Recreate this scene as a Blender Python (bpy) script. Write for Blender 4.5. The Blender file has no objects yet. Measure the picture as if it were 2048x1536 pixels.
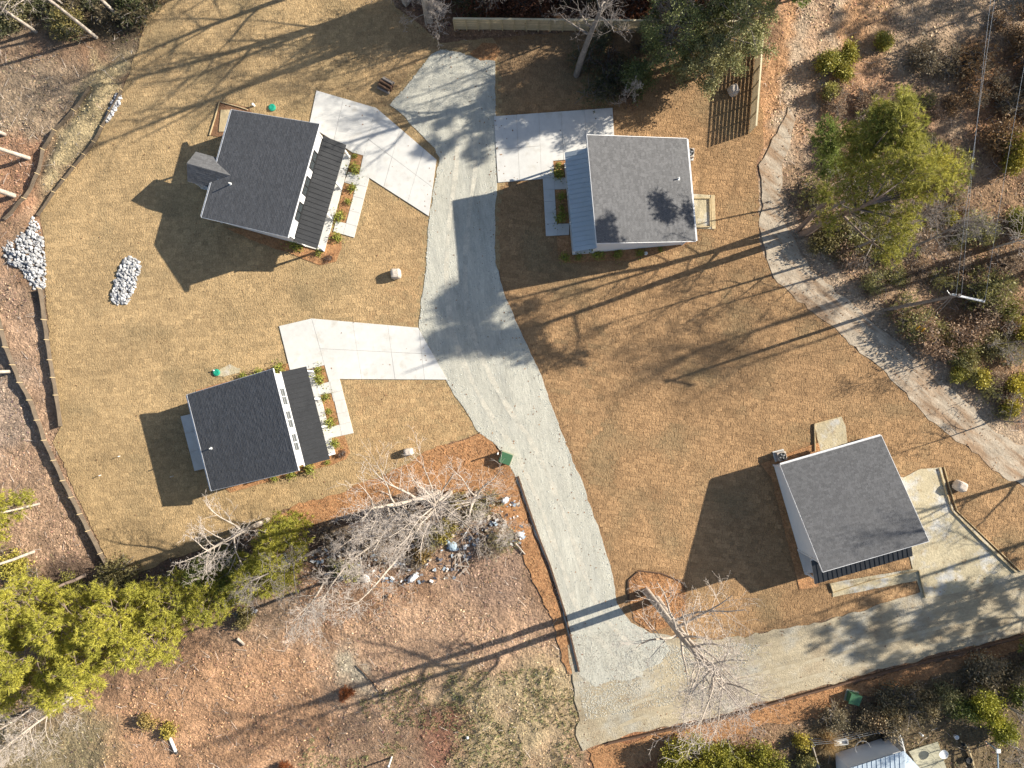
import bpy, math, random
import numpy as np
from mathutils import Vector, Matrix
from mathutils.geometry import tessellate_polygon
random.seed(7)
RS = np.random.RandomState(7)
SC = bpy.context.scene
COL = SC.collection
PI = math.pi

# ------------------------------------------------------------------ camera, sky, sun, exposure
CAMH = 61.5          # drone height in metres
S = 0.045            # metres on the ground per pixel of a 2048 px wide photograph
cam_d = bpy.data.cameras.new('camera'); cam = bpy.data.objects.new('camera', cam_d); COL.objects.link(cam)
cam.location = (0, 0, CAMH); cam.rotation_euler = (0, 0, 0)
cam_d.sensor_width = 36; cam_d.lens = 36 * CAMH / (2048 * S)
cam_d.clip_start = 1; cam_d.clip_end = 3000
SC.camera = cam

SUN_EL, SUN_AZ = 26.5, 18.3     # elevation; direction towards the sun measured from +X to +Y
world = bpy.data.worlds.new('World'); SC.world = world; world.use_nodes = True
wn = world.node_tree; wn.nodes.clear()
sky = wn.nodes.new('ShaderNodeTexSky'); sky.sky_type = 'NISHITA'; sky.sun_disc = False
sky.sun_elevation = math.radians(SUN_EL); sky.sun_rotation = math.radians(90 - SUN_AZ)
sky.air_density = 1.0; sky.dust_density = 1.0; sky.ozone_density = 1.0
bg = wn.nodes.new('ShaderNodeBackground'); bg.inputs['Strength'].default_value = 0.072
wo = wn.nodes.new('ShaderNodeOutputWorld')
wn.links.new(sky.outputs[0], bg.inputs[0]); wn.links.new(bg.outputs[0], wo.inputs[0])
sd = bpy.data.lights.new('sun', 'SUN'); sd.energy = 5.0; sd.angle = math.radians(0.55); sd.color = (1.0, 0.925, 0.80)
sun = bpy.data.objects.new('sun', sd); COL.objects.link(sun)
e, a = math.radians(SUN_EL), math.radians(SUN_AZ)
SUNV = Vector((math.cos(e) * math.cos(a), math.cos(e) * math.sin(a), math.sin(e)))
sun.rotation_euler = SUNV.to_track_quat('Z', 'Y').to_euler(); sun.location = SUNV * 100
SC.view_settings.view_transform = 'Standard'; SC.view_settings.look = 'None'
SC.view_settings.gamma = 1; SC.view_settings.exposure = 1.12
SC.view_settings.use_curve_mapping = False

# ------------------------------------------------------------------ helpers
def W(px, py, h=0.0):
    k = S * (1 - h / CAMH)
    return Vector(((px - 1024) * k, (768 - py) * k, h))
def Z(pts, k, ox, oy):
    return [(x * k + ox, y * k + oy) for x, y in pts]
def WP(pts, h=0.0):
    return [tuple(W(x, y, h)[:2]) for x, y in pts]

def tag(o, label=None, cat=None, group=None, kind=None):
    if label: o['label'] = label
    if cat: o['category'] = cat
    if group: o['group'] = group
    if kind: o['kind'] = kind
    return o
def thing(name, label, cat, loc=(0, 0, 0), rz=0.0, group=None, kind=None):
    o = bpy.data.objects.new(name, None); COL.objects.link(o)
    o.location = loc; o.rotation_euler = (0, 0, rz); o.empty_display_size = 0.3
    return tag(o, label, cat, group, kind)
def link(name, me, parent=None, loc=None, rz=None, kind=None):
    o = bpy.data.objects.new(name, me); COL.objects.link(o)
    if parent is not None: o.parent = parent
    if loc is not None: o.location = loc
    if rz is not None: o.rotation_euler = (0, 0, rz)
    if kind: o['kind'] = kind
    return o
def npmesh(name, V, F, mat, C=None, domain='FACE', smooth=False):
    V = np.asarray(V, dtype=np.float32); F = np.asarray(F, dtype=np.int32)
    me = bpy.data.meshes.new(name)
    n, k = F.shape
    me.vertices.add(len(V)); me.vertices.foreach_set('co', V.ravel())
    me.loops.add(n * k); me.loops.foreach_set('vertex_index', F.ravel())
    me.polygons.add(n); me.polygons.foreach_set('loop_start', np.arange(0, n * k, k, dtype=np.int32))
    me.update(calc_edges=True)
    me.polygons.foreach_set('use_smooth', np.full(n, bool(smooth)))
    if C is not None:
        C = np.asarray(C, dtype=np.float32)
        if C.shape[1] == 3: C = np.hstack([C, np.ones((len(C), 1), np.float32)])
        at = me.attributes.new('Col', 'FLOAT_COLOR', domain); at.data.foreach_set('color', C.ravel())
    me.materials.append(mat)
    return me

class MB:
    def __init__(s): s.v = []; s.f = []
    def poly(s, pts):
        n = len(s.v); s.v += [tuple(p) for p in pts]; s.f.append(list(range(n, n + len(pts))))
    def hexa(s, b, t):     # 4 bottom pts (ccw from above), 4 top pts
        n = len(s.v); s.v += [tuple(p) for p in b] + [tuple(p) for p in t]
        s.f += [[n+3, n+2, n+1, n], [n+4, n+5, n+6, n+7]] + [[n+i, n+(i+1) % 4, n+4+(i+1) % 4, n+4+i] for i in range(4)]
    def box(s, c, d, rz=0.0):
        cx, cy, cz = c; x, y, z = d[0]/2, d[1]/2, d[2]/2; ca, sa = math.cos(rz), math.sin(rz)
        q = [(cx + ca*i*x - sa*j*y, cy + sa*i*x + ca*j*y) for i, j in ((-1,-1),(1,-1),(1,1),(-1,1))]
        s.hexa([(p[0], p[1], cz - z) for p in q], [(p[0], p[1], cz + z) for p in q])
    def prism(s, pts, z0, z1, inset=0.0):
        n0 = len(s.v); n = len(pts); z0f = z0 if callable(z0) else (lambda x, y: z0); z1f = z1 if callable(z1) else (lambda x, y: z1)
        s.v += [(p[0], p[1], z0f(*p[:2])) for p in pts] + [(p[0], p[1], z1f(*p[:2])) for p in pts]
        s.f += [[n0+i, n0+(i+1) % n, n0+n+(i+1) % n, n0+n+i] for i in range(n)]
        tr = tessellate_polygon([[Vector((p[0], p[1], 0)) for p in pts]])
        for t in tr:
            A = [Vector((pts[i][0], pts[i][1])) for i in t]
            cr = (A[1]-A[0]).x*(A[2]-A[0]).y - (A[1]-A[0]).y*(A[2]-A[0]).x
            t = list(t) if cr > 0 else list(t)[::-1]
            s.f.append([n0+n+i for i in t]); s.f.append([n0+i for i in t[::-1]])
    def tube(s, p0, p1, r0, r1=None, n=8, cap=True):
        r1 = r0 if r1 is None else r1
        p0, p1 = Vector(p0), Vector(p1); d = (p1 - p0).normalized()
        u = d.cross(Vector((0, 0, 1)) if abs(d.z) < .9 else Vector((1, 0, 0))).normalized(); w = d.cross(u)
        m = len(s.v)
        for p, r in ((p0, r0), (p1, r1)):
            s.v += [tuple(p + (u*math.cos(2*PI*i/n) + w*math.sin(2*PI*i/n))*r) for i in range(n)]
        s.f += [[m+i, m+(i+1) % n, m+n+(i+1) % n, m+n+i] for i in range(n)]
        if cap: s.f += [[m+i for i in range(n)][::-1], [m+n+i for i in range(n)]]
    def lathe(s, prof, c=(0, 0, 0), n=20):
        m = len(s.v)
        for r, z in prof: s.v += [(c[0]+r*math.cos(2*PI*i/n), c[1]+r*math.sin(2*PI*i/n), c[2]+z) for i in range(n)]
        for k in range(len(prof)-1):
            s.f += [[m+k*n+i, m+k*n+(i+1) % n, m+(k+1)*n+(i+1) % n, m+(k+1)*n+i] for i in range(n)]
        s.f.append([m+(len(prof)-1)*n+i for i in range(n)])
    def mesh(s, name, mat, smooth=False):
        me = bpy.data.meshes.new(name); me.from_pydata(s.v, [], s.f); me.update()
        if smooth:
            for p in me.polygons: p.use_smooth = True
        me.materials.append(mat); return me
    def obj(s, name, mat, parent=None, loc=None, rz=None, kind=None, smooth=False):
        return link(name, s.mesh(name, mat, smooth), parent, loc, rz, kind)

# value noise in numpy (fixed lattices)
_lat = np.random.RandomState(3).rand(8, 256, 256)
def vnoise(x, y, sc, k=0):
    x = np.asarray(x) / sc + 91.3; y = np.asarray(y) / sc + 57.7
    xi = np.floor(x).astype(int); yi = np.floor(y).astype(int); fx = x - xi; fy = y - yi
    fx = fx*fx*(3-2*fx); fy = fy*fy*(3-2*fy); L = _lat[k % 8]
    g = lambda i, j: L[(xi+i) % 256, (yi+j) % 256]
    return (g(0,0)*(1-fx)+g(1,0)*fx)*(1-fy) + (g(0,1)*(1-fx)+g(1,1)*fx)*fy
def fbm(x, y, sc, k=0, o=4):
    t = 0; am = .5; n = 0
    for i in range(o): t = t + am*vnoise(x, y, sc/2**i, k+i); n += am; am *= .55
    return t/n
def inpoly(x, y, poly):
    x = np.asarray(x); y = np.asarray(y); c = np.zeros(x.shape, bool); n = len(poly)
    for i in range(n):
        x0, y0 = poly[i]; x1, y1 = poly[(i+1) % n]
        if y0 == y1: continue
        t = ((y0 > y) != (y1 > y)) & (x < (x1-x0)*(y-y0)/(y1-y0)+x0); c ^= t
    return c
def sdist(x, y, poly, closed=True):
    d = np.full(np.shape(x), 1e9); n = len(poly)
    for i in range(n if closed else n-1):
        ax, ay = poly[i]; bx, by = poly[(i+1) % n]; vx, vy = bx-ax, by-ay; L = vx*vx+vy*vy+1e-9
        t = np.clip(((x-ax)*vx+(y-ay)*vy)/L, 0, 1); d = np.minimum(d, np.hypot(x-ax-t*vx, y-ay-t*vy))
    if closed: d = np.where(inpoly(x, y, poly), -d, d)
    return d

# ------------------------------------------------------------------ materials
def mat(name, base='Col', rough=0.9, noises=((3.0, .15, None),), mix=None, bump=0.0, bscale=8.0, metallic=0.0, spec=0.3,
        bstretch=None, transl=0.0, emit=None, coat=0.0, brot=0.0):
    m = bpy.data.materials.new(name); m.use_nodes = True; nt = m.node_tree; N = nt.nodes; L = nt.links
    b = N['Principled BSDF']; b.inputs['Roughness'].default_value = rough; b.inputs['Metallic'].default_value = metallic
    b.inputs['Specular IOR Level'].default_value = spec
    geo = N.new('ShaderNodeNewGeometry'); pos = geo.outputs['Position']
    def noise(scale, stretch=None, detail=4, rot=0.0, seed=0):
        mp = N.new('ShaderNodeMapping'); L.new(pos, mp.inputs[0]); mp.vector_type = 'TEXTURE'; mp.inputs['Rotation'].default_value = (0, 0, rot)
        mp.inputs['Location'].default_value = (seed*3.7, seed*1.9, 0)
        mp.inputs['Scale'].default_value = [1/q for q in (stretch or (1, 1, 1))]
        n = N.new('ShaderNodeTexNoise'); n.inputs['Scale'].default_value = scale; n.inputs['Detail'].default_value = detail
        n.inputs['Roughness'].default_value = .65
        L.new(mp.outputs[0], n.inputs['Vector']); return n.outputs[0]
    def mr(src, lo, hi, a0=.3, a1=.7):
        r = N.new('ShaderNodeMapRange'); L.new(src, r.inputs[0]); r.inputs[1].default_value = a0; r.inputs[2].default_value = a1
        r.inputs[3].default_value = lo; r.inputs[4].default_value = hi; return r.outputs[0]
    if base == 'Col':
        at = N.new('ShaderNodeAttribute'); at.attribute_name = 'Col'; col = at.outputs['Color']
    else:
        rgb = N.new('ShaderNodeRGB'); rgb.outputs[0].default_value = (*base, 1); col = rgb.outputs[0]
    if mix:
        for k, (c2, sc, a0, a1, st, rt) in enumerate(mix):
            mx = N.new('ShaderNodeMix'); mx.data_type = 'RGBA'
            L.new(mr(noise(sc, st, 5, rt, k+1), 0, 1, a0, a1), mx.inputs[0]); L.new(col, mx.inputs[6]); mx.inputs[7].default_value = (*c2, 1)
            col = mx.outputs[2]
    for k, nn in enumerate(noises):
        sc, am, st = nn[:3]; rt = nn[3] if len(nn) > 3 else 0.0
        v = N.new('ShaderNodeVectorMath'); v.operation = 'SCALE'
        L.new(col, v.inputs[0]); L.new(mr(noise(sc, st, 3, rt, k+5), 1-am, 1+am), v.inputs['Scale']); col = v.outputs[0]
    L.new(col, b.inputs['Base Color'])
    if bump:
        bp = N.new('ShaderNodeBump'); bp.inputs['Strength'].default_value = 1.0; bp.inputs['Distance'].default_value = bump
        L.new(noise(bscale, bstretch, 6, brot, 11), bp.inputs['Height']); L.new(bp.outputs[0], b.inputs['Normal'])
    if transl:
        tr = N.new('ShaderNodeBsdfTranslucent'); L.new(col, tr.inputs[0]); ms = N.new('ShaderNodeMixShader'); ms.inputs[0].default_value = transl
        L.new(b.outputs[0], ms.inputs[1]); L.new(tr.outputs[0], ms.inputs[2]); L.new(ms.outputs[0], N['Material Output'].inputs[0])
    return m

M = {}
M['ground'] = mat('forest_floor', 'Col', 1.0, ((.35, .18, None), (1.6, .25, None), (7, .38, None), (26, .3, None)), bump=.34, bscale=3.2)
M['lawn'] = mat('dormant_turf', 'Col', 1.0, ((.22, .12, None), (2.2, .13, None), (11, .22, (1, .55, 1)), (30, .32, (1, .45, 1))), bump=.10, bscale=9, bstretch=(1, .6, 1))
GR = 0.17
M['gravel'] = mat('crushed_gravel', (.47, .455, .385), 1.0, ((.12, .08, None), (1.3, .12, (1, .12, 1), GR), (7, .12, (1, .25, 1), GR), (40, .28, None)),
                  mix=[((.38, .375, .33), .5, .45, .75, (1, .2, 1), GR)], bump=.075, bscale=13)
M['rut'] = mat('worn_wheel_track', (.50, .47, .39), 1.0, ((1.3, .12, None), (9, .12, None), (40, .2, None)), mix=[((.42, .405, .345), 1.1, .48, .6, None, 0)], bump=.04, bscale=16)
M['rut_dirt'] = mat('worn_dirt_track', (.415, .36, .26), 1.0, ((1.3, .12, None), (9, .12, None), (40, .2, None)), mix=[((.375, .315, .215), 1.1, .42, .6, None, 0)], bump=.04, bscale=16)
M['dirt'] = mat('packed_sand', (.375, .315, .215), 1.0, ((.15, .15, None), (1.2, .14, (.15, 1, 1), .22), (6, .14, (.3, 1, 1), .22), (35, .2, None)),
                mix=[((.26, .2, .13), .35, .5, .72, None, 0), ((.4, .38, .32), .25, .5, .7, None, .5)], bump=.07, bscale=8)
M['track'] = mat('sandy_track', (.40, .335, .255), 1.0, ((.5, .15, None), (3, .22, (.3, 1, 1), -.68), (25, .35, None)),
                 mix=[((.28, .19, .12), .8, .46, .62, (.2, 1, 1), -.68), ((.26, .17, .10), 3, .6, .7, None, 0)], bump=.045, bscale=6)
M['pad'] = mat('bare_sand_pad', (.42, .36, .24), 1.0, ((.5, .16, None), (5, .12, None), (25, .15, None)),
               mix=[((.46, .45, .42), .5, .5, .65, None, 0), ((.27, .2, .12), 1.1, .58, .72, None, 0)], bump=.05, bscale=6)
M['straw'] = mat('pine_straw', (.36, .185, .085), 1.0, ((.6, .2, None), (5, .3, None), (22, .35, None)), mix=[((.23, .12, .06), .8, .5, .75, None, 0), ((.42,.25,.12), 6, .5, .7, None, 0)], bump=.10, bscale=9)
M['concrete'] = mat('new_concrete', (.56, .55, .52), .85, ((.3, .06, None), (2, .05, None), (22, .05, None)), mix=[((.43, .40, .34), .7, .56, .8, None, 0), ((.46, .44, .40), 3.5, .62, .8, (1, .3, 1), .3)], bump=.006, bscale=30)
M['concrete_old'] = mat('old_concrete', (.36, .34, .25), .9, ((.5, .15, None), (3, .15, None), (22, .1, None)), bump=.01, bscale=20)
M['riprap'] = mat('limestone_rock', 'Col', .9, ((9, .15, None),), bump=.02, bscale=14)
M['shingle'] = mat('asphalt_shingle', 'Col', .95, ((40, .16, None),), bump=.002, bscale=60, spec=.2)
M['black_metal'] = mat('black_standing_seam', (.022, .023, .025), .42, ((1.2, .15, None), (9, .12, (.3, 1, 1))), spec=.4)
M['light_metal'] = mat('pale_standing_seam', (.42, .47, .50), .38, ((1.2, .05, None),), metallic=.25, spec=.5)
M['white'] = mat('white_vinyl', (.66, .66, .66), .6, ((2, .03, None),), spec=.35)
M['black_frame'] = mat('black_vinyl', (.03, .03, .032), .4, ((2, .05, None),))
M['glass'] = mat('window_glass', (.035, .045, .05), .06, ((1, .05, None),), spec=.7)
M['wood'] = mat('weathered_timber', (.46, .36, .21), .9, ((2, .12, None), (14, .2, (1, .15, 1))), bump=.01, bscale=12)
M['newwood'] = mat('new_pine_board', 'Col', .85, ((4, .1, None), (30, .14, None)), bump=.006, bscale=20)
M['caprail'] = mat('new_cap_rail', (.66, .57, .38), .8, ((4, .1, None),))
M['darkwood'] = mat('dark_edging_timber', (.11, .065, .042), .95, ((2, .2, None), (12, .2, None)), bump=.03, bscale=8)
M['fabric'] = mat('silt_fabric', (.12, .095, .07), .9, ((1.5, .25, None), (8, .2, None)), bump=.03, bscale=5)
M['bark_pale'] = mat('pale_bark', (.40, .345, .29), .95, ((2.5, .25, None), (14, .2, None)), mix=[((.2, .165, .13), 1.8, .52, .75, None, 0)], bump=.02, bscale=14)
M['bark_grey'] = mat('grey_bark', (.20, .175, .155), .95, ((2.5, .25, None), (14, .2, None)), bump=.02, bscale=14)
M['bark_pine'] = mat('pine_bark', (.20, .15, .12), .95, ((3, .25, None), (16, .3, None)), bump=.04, bscale=10)
M['twig_pale'] = mat('pale_twigs', (.48, .42, .37), .95, ((1.5, .2, None),))
M['twig_grey'] = mat('grey_twigs', (.24, .21, .19), .95, ((1.5, .2, None),))
M['needles'] = mat('pine_needles', 'Col', .7, ((.9, .14, None),), transl=.3, spec=.25)
M['leaf'] = mat('broad_leaves', 'Col', .6, ((1.2, .15, None),), transl=.22, spec=.35)
M['litter'] = mat('dead_leaves', 'Col', .95, ((1.0, .2, None),), transl=.1)
M['fauxrock'] = mat('cast_rock_cover', (.50, .43, .36), .9, ((1.2, .12, None), (6, .16, None)), bump=.06, bscale=4)
M['green_box'] = mat('green_enamel', (.06, .15, .075), .55, ((3, .08, None),))
M['teal'] = mat('green_plastic_lid', (.015, .26, .17), .5, ((6, .1, None),))
M['plastic'] = mat('white_plastic', (.72, .72, .70), .5, ((5, .05, None),))
M['yellow'] = mat('yellow_guard', (.62, .34, .02), .5, ((5, .05, None),))
M['steel'] = mat('galvanised_steel', (.42, .43, .44), .45, ((5, .08, None),), metallic=.6)
M['dark'] = mat('dark_metal', (.03, .03, .03), .6, ((5, .1, None),))
M['soil'] = mat('dug_soil', (.20, .11, .06), 1.0, ((2, .2, None), (12, .25, None)), bump=.08, bscale=6)
M['tin'] = mat('pale_blue_tin_roof', (.42, .49, .55), .5, ((.8, .08, None), (8, .05, (.2, 1, 1))), metallic=.2)
M['tarp'] = mat('pale_tarpaulin', (.66, .66, .66), .6, ((3, .1, None),), bump=.05, bscale=5)
M['bluetarp'] = mat('blue_grey_tarpaulin', (.30, .38, .44), .5, ((3, .12, None),), bump=.05, bscale=5)
# ------------------------------------------------------------------ plan of the place (pixels of the 2048x1536 photograph -> metres)
WEST = [(300,-60),(285,60),(262,140),(235,205),(195,280),(140,345),(90,400),(82,430),(88,470),(92,560),(94,640),(104,730),(124,850),(108,884),(135,950),(180,1050),(228,1150),(290,1140),(400,1098),(500,1052),(590,1012),(690,985),(760,955),(835,915),(905,885),(960,868),(990,880),(1050,980),(1000,700),(1000,500),(1010,300),(1010,118),(985,80),(880,86),(840,50),(790,15),(760,-60)]
EAST = [(975,80),(1160,60),(1500,58),(1520,150),(1524,290),(1516,330),(1520,480),(1545,555),(1650,640),(1760,738),(1900,872),(2080,1000),(2080,1150),(1850,1182),(1640,1242),(1500,1272),(1440,1290),(1280,1290),(1200,1200),(1000,600),(985,400)]
GRAVEL = [(884,98),(862,108),(838,140),(812,172),(780,210),(800,225),(832,258),(862,290),(878,315),(866,380),(858,440),(852,520),(845,590),(838,655),(893,760),(930,820),(960,865),(985,885),(1003,905),(1030,950),(1050,1010),(1070,1070),(1095,1130),(1125,1225),(1145,1300),(1158,1345),(1190,1372),(1225,1358),(1262,1362),(1290,1338),(1322,1326),(1340,1300),(1325,1279),(1262,1246),(1234,1205),(1222,1140),(1198,1060),(1165,965),(1150,930),(1112,835),(1085,760),(1058,700),(1030,640),(1008,590),(990,525),(990,420),(994,360),(992,230),(990,120),(960,122),(930,108)]
DIRT = [(1135,1290),(1240,1240),(1300,1268),(1420,1280),(1500,1273),(1640,1243),(1850,1183),(2300,1085),(2300,1200),(2080,1258),(1900,1303),(1700,1357),(1440,1428),(1215,1480),(1165,1502),(1152,1470),(1160,1440),(1150,1400)]
TRACK = [(1578,215),(1524,330),(1521,480),(1546,556),(1650,642),(1760,740),(1900,874),(2120,1025),(2120,960),(1965,835),(1850,735),(1740,640),(1640,556),(1592,500),(1570,440),(1562,330),(1590,240)]
STRAW_W = [(900,886),(960,868),(985,885),(1003,905),(1032,950),(1050,1010),(1080,1100),(1125,1225),(1158,1345),(1140,1345),(1100,1240),(1050,1120),(1035,1080),(1000,1030),(900,990),(830,975),(760,1000),(690,1030),(560,1060),(530,1050),(600,1010),(690,985),(760,955),(835,915)]
STRAW_S = [(1175,1500),(1440,1440),(1700,1366),(2080,1266),(2080,1290),(1900,1345),(1740,1395),(1640,1430),(1500,1462),(1350,1500),(1200,1570)]
STRAW_R = [(1258,1160),(1278,1142),(1322,1146),(1362,1162),(1370,1180),(1372,1225),(1350,1250),(1300,1262),(1268,1240),(1260,1200)]
k2 = (0.26855, 350, 150); k8 = (0.31738, 270, 600); k5 = (0.2474, 960, 180); k1 = (0.34082, 1350, 800)
DRIVE_NW = Z([(1055,118),(1500,248),(1948,632),(1890,1052),(1448,768),(1372,742),(1405,602),(1325,580),(1230,520),(1000,380)], *k2)
WALK_NW = Z([(1292,722),(1372,742),(1448,768),(1335,1212),(1180,1168),(1200,1090),(1275,1105),(1350,825),(1262,800)], *k2)
BEDS_NW = [Z([(1326,582),(1405,602),(1372,740),(1290,722)], *k2), Z([(1262,805),(1348,825),(1275,1103),(1198,1090)], *k2),
           Z([(1180,1170),(1240,1190),(1240,1290),(1200,1390),(1080,1420),(860,1330),(600,1240),(380,1140),(700,1150),(1000,1230)], *k2)]
DRIVE_SW = Z([(910,165),(1115,117),(1785,175),(1968,502),(1290,498),(1225,515),(1195,410),(1128,430),(1060,440),(978,440)], *k8)
WALK_SW = Z([(1150,537),(1225,515),(1290,498),(1378,838),(1240,868),(1225,803),(1290,785),(1240,585),(1168,600)], *k8)
BEDS_SW = [Z([(1110,432),(1195,412),(1223,513),(1150,535)], *k8), Z([(1168,602),(1240,587),(1288,783),(1222,801)], *k8),
           Z([(385,568),(640,500),(860,430),(965,400),(985,445),(860,470),(400,620)], *k8),
           Z([(1240,870),(1320,850),(1352,960),(1330,1000),(1240,1040),(900,1125),(600,1215),(560,1180),(1020,1040),(1200,960)], *k8)]
DRIVE_NE = Z([(113,215),(1070,147),(1083,372),(1000,460),(760,560),(590,575),(597,645),(508,720),(145,750)], *k5)
WALK_NE = Z([(508,722),(597,647),(599,712),(720,710),(720,803),(602,805),(620,1083),(720,1080),(720,1172),(533,1182)], *k5)
BEDS_NE = [Z([(592,577),(720,572),(720,708),(601,711)], *k5), Z([(604,807),(720,805),(720,1078),(621,1081)], *k5),
           Z([(620,1185),(635,1370),(680,1400),(1220,1378),(1730,1225),(1760,1180),(1500,1180),(720,1180)], *k5)]
PAD_NE = Z([(1690,838),(1888,850),(1893,1128),(1720,1118)], *k5)
PAD_SE = Z([(1250,440),(1340,455),(1440,405),(1560,395),(1600,560),(1640,650),(2010,1010),(1700,1120),(1450,1165),(1395,1000),(1330,700)], *k1)
PAD_SEN = Z([(815,140),(975,95),(1000,150),(1010,250),(850,300)], *k1)
WALK_SE = Z([(900,1075),(1420,985),(1425,1008),(925,1125)], *k1)
WALKP_SE = Z([(922,1118),(1425,998),(1440,1055),(925,1155)], *k1)
BED_SE = Z([(500,375),(840,250),(860,330),(640,390),(800,900),(840,1090),(730,1110),(560,450)], *k1)
PATIO_SW = Z([(290,733),(380,712),(470,1055),(378,1077)], *k8)
PAD_NW = Z([(325,195),(545,245),(620,330),(420,480),(255,450)], *k2)
FLAT = [WP(p) for p in (WEST, EAST, GRAVEL, DIRT, TRACK, STRAW_W, STRAW_S)]

BERM = WP([(215,175),(165,260),(125,320),(95,370),(60,420),(10,455),(-40,470)])
def gh(x, y):
    x = np.asarray(x, float); y = np.asarray(y, float)
    d = np.full(x.shape, 1e9)
    for p in FLAT: d = np.minimum(d, sdist(x, y, p))
    m = np.clip((d - .05) / 1.6, 0, 1)
    h = (fbm(x, y, 6, 0)-.5)*.9 + (fbm(x, y, 1.3, 3)-.5)*.36 + (vnoise(x, y, .55, 5)-.5)*.12
    h = np.where(h < 0, h*.6, h)
    b = sdist(x, y, BERM, closed=False)
    h = h + .55*np.exp(-(b/1.1)**2)*(.7+.6*vnoise(x, y, 1.0, 2))
    return m*h - .03
def gz(x, y): return float(gh(np.array([x]), np.array([y]))[0])

# ground: fine grid in view, coarse ring to the horizon
def axis(lo, hi, step):
    core = np.arange(lo, hi, step); out = []; s = step; p = hi
    while p < 1500: s *= 1.5; p += s; out.append(p)
    out2 = []; s = step; p = lo
    while p > -1500: s *= 1.5; p -= s; out2.append(p)
    return np.array(out2[::-1] + list(core) + out)
gx = axis(-50, 50, .26); gy = axis(-38, 38, .26)
X, Y = np.meshgrid(gx, gy); X = X.ravel(); Y = Y.ravel()
Hh = gh(X, Y)
nx, ny = len(gx), len(gy)
ii, jj = np.meshgrid(np.arange(nx-1), np.arange(ny-1)); ii = ii.ravel(); jj = jj.ravel()
F = np.stack([jj*nx+ii, jj*nx+ii+1, (jj+1)*nx+ii+1, (jj+1)*nx+ii], 1)
C = np.tile(np.array([.25, .15, .09]), (len(X), 1))
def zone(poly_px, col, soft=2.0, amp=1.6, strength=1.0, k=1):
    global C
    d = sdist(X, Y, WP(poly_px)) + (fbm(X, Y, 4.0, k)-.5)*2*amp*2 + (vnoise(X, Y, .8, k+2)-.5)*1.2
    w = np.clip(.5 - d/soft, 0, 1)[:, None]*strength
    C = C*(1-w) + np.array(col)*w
n1 = fbm(X, Y, 9, 2)[:, None]; C = C*(.8+.5*n1)
w = np.clip((fbm(X, Y, 5, 6)-.5)*5, 0, 1)[:, None]; C = C*(1-w*.6) + np.array([.22, .17, .12])*w*.6
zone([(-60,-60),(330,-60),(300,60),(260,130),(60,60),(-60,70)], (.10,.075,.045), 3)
zone([(-60,60),(250,110),(240,200),(120,330),(60,430),(-60,440)], (.31,.23,.155), 3)
zone([(180,100),(270,120),(230,210),(140,330),(85,410),(90,330),(130,260)], (.38,.30,.17), 1.6, .6)
zone([(-60,300),(80,300),(60,420),(-60,450)], (.35,.20,.12), 2)
zone([(-60,460),(40,540),(90,640),(110,800),(130,880),(200,1100),(230,1150),(100,1150),(-60,1160)], (.40, .265, .175), 2)
zone([(-60,640),(20,740),(60,880),(-60,1000)], (.34,.25,.185), 2)
zone([(100,1110),(540,1050),(700,1020),(700,1100),(450,1150),(100,1260)], (.15,.10,.07), 2.5)  # dark strip above the grove: tree shadow put into the ground colour
zone([(640,1020),(1040,960),(1050,1120),(900,1130),(650,1180)], (.17,.115,.08), 2)
zone([(880,1080),(1060,1090),(1150,1360),(1160,1536),(500,1580),(430,1250),(660,1240),(850,1190)], (.43, .28, .18), 3)
zone([(890,1080),(1040,1080),(1090,1200),(980,1260),(880,1180)], (.30, .20, .14), 2)
zone([(860,1360),(1140,1330),(1170,1580),(820,1580)], (.36,.29,.17), 5, 2.6, .8)
zone([(830,1420),(930,1440),(910,1580),(800,1580)], (.27,.14,.09), 2)
zone([(640,1300),(700,1290),(770,1390),(760,1420),(690,1380)], (.40,.34,.25), 1.2, .5)
zone([(700,1420),(830,1440),(830,1600),(650,1600)], (.26,.17,.11), 2)
zone([(160,1420),(560,1260),(680,1300),(640,1450),(520,1590),(160,1590)], (.44, .26, .15), 3)
zone([(-60,1400),(180,1420),(230,1590),(-60,1590)], (.24,.19,.11), 3)
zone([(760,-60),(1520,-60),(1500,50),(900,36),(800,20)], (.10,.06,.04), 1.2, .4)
zone([(1500,-60),(1860,-60),(1780,120),(1700,260),(1560,330),(1525,300),(1530,60)], (.42, .24, .125), 2.5)
zone([(1580,90),(1620,-60),(1700,-60),(1640,200),(1570,330)], (.43,.30,.20), 1.6, .6, .75)
zone([(1640,150),(1900,140),(1860,420),(1640,330)], (.37, .215, .125), 3)
zone([(1780,-60),(2100,-60),(2100,110),(1990,260),(1960,430),(1840,460),(1800,300),(1880,240),(1770,100)], (.36,.255,.165), 3)
zone([(1900,100),(2100,60),(2100,330),(1950,300)], (.30,.165,.085), 3)
zone([(1560,330),(1640,330),(1760,420),(1960,420),(1990,560),(1800,640),(1600,500)], (.35, .235, .145), 3)
zone([(1900,380),(2100,300),(2100,900),(1960,800),(1830,650),(1900,580)], (.28,.175,.10), 3)
zone([(1560,1450),(1700,1400),(2100,1290),(2100,1600),(1540,1600)], (.17,.125,.07), 3)
zone([(1180,1500),(1400,1470),(1330,1600),(1160,1600)], (.36,.16,.075), 2)
C0 = C*.93
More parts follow.
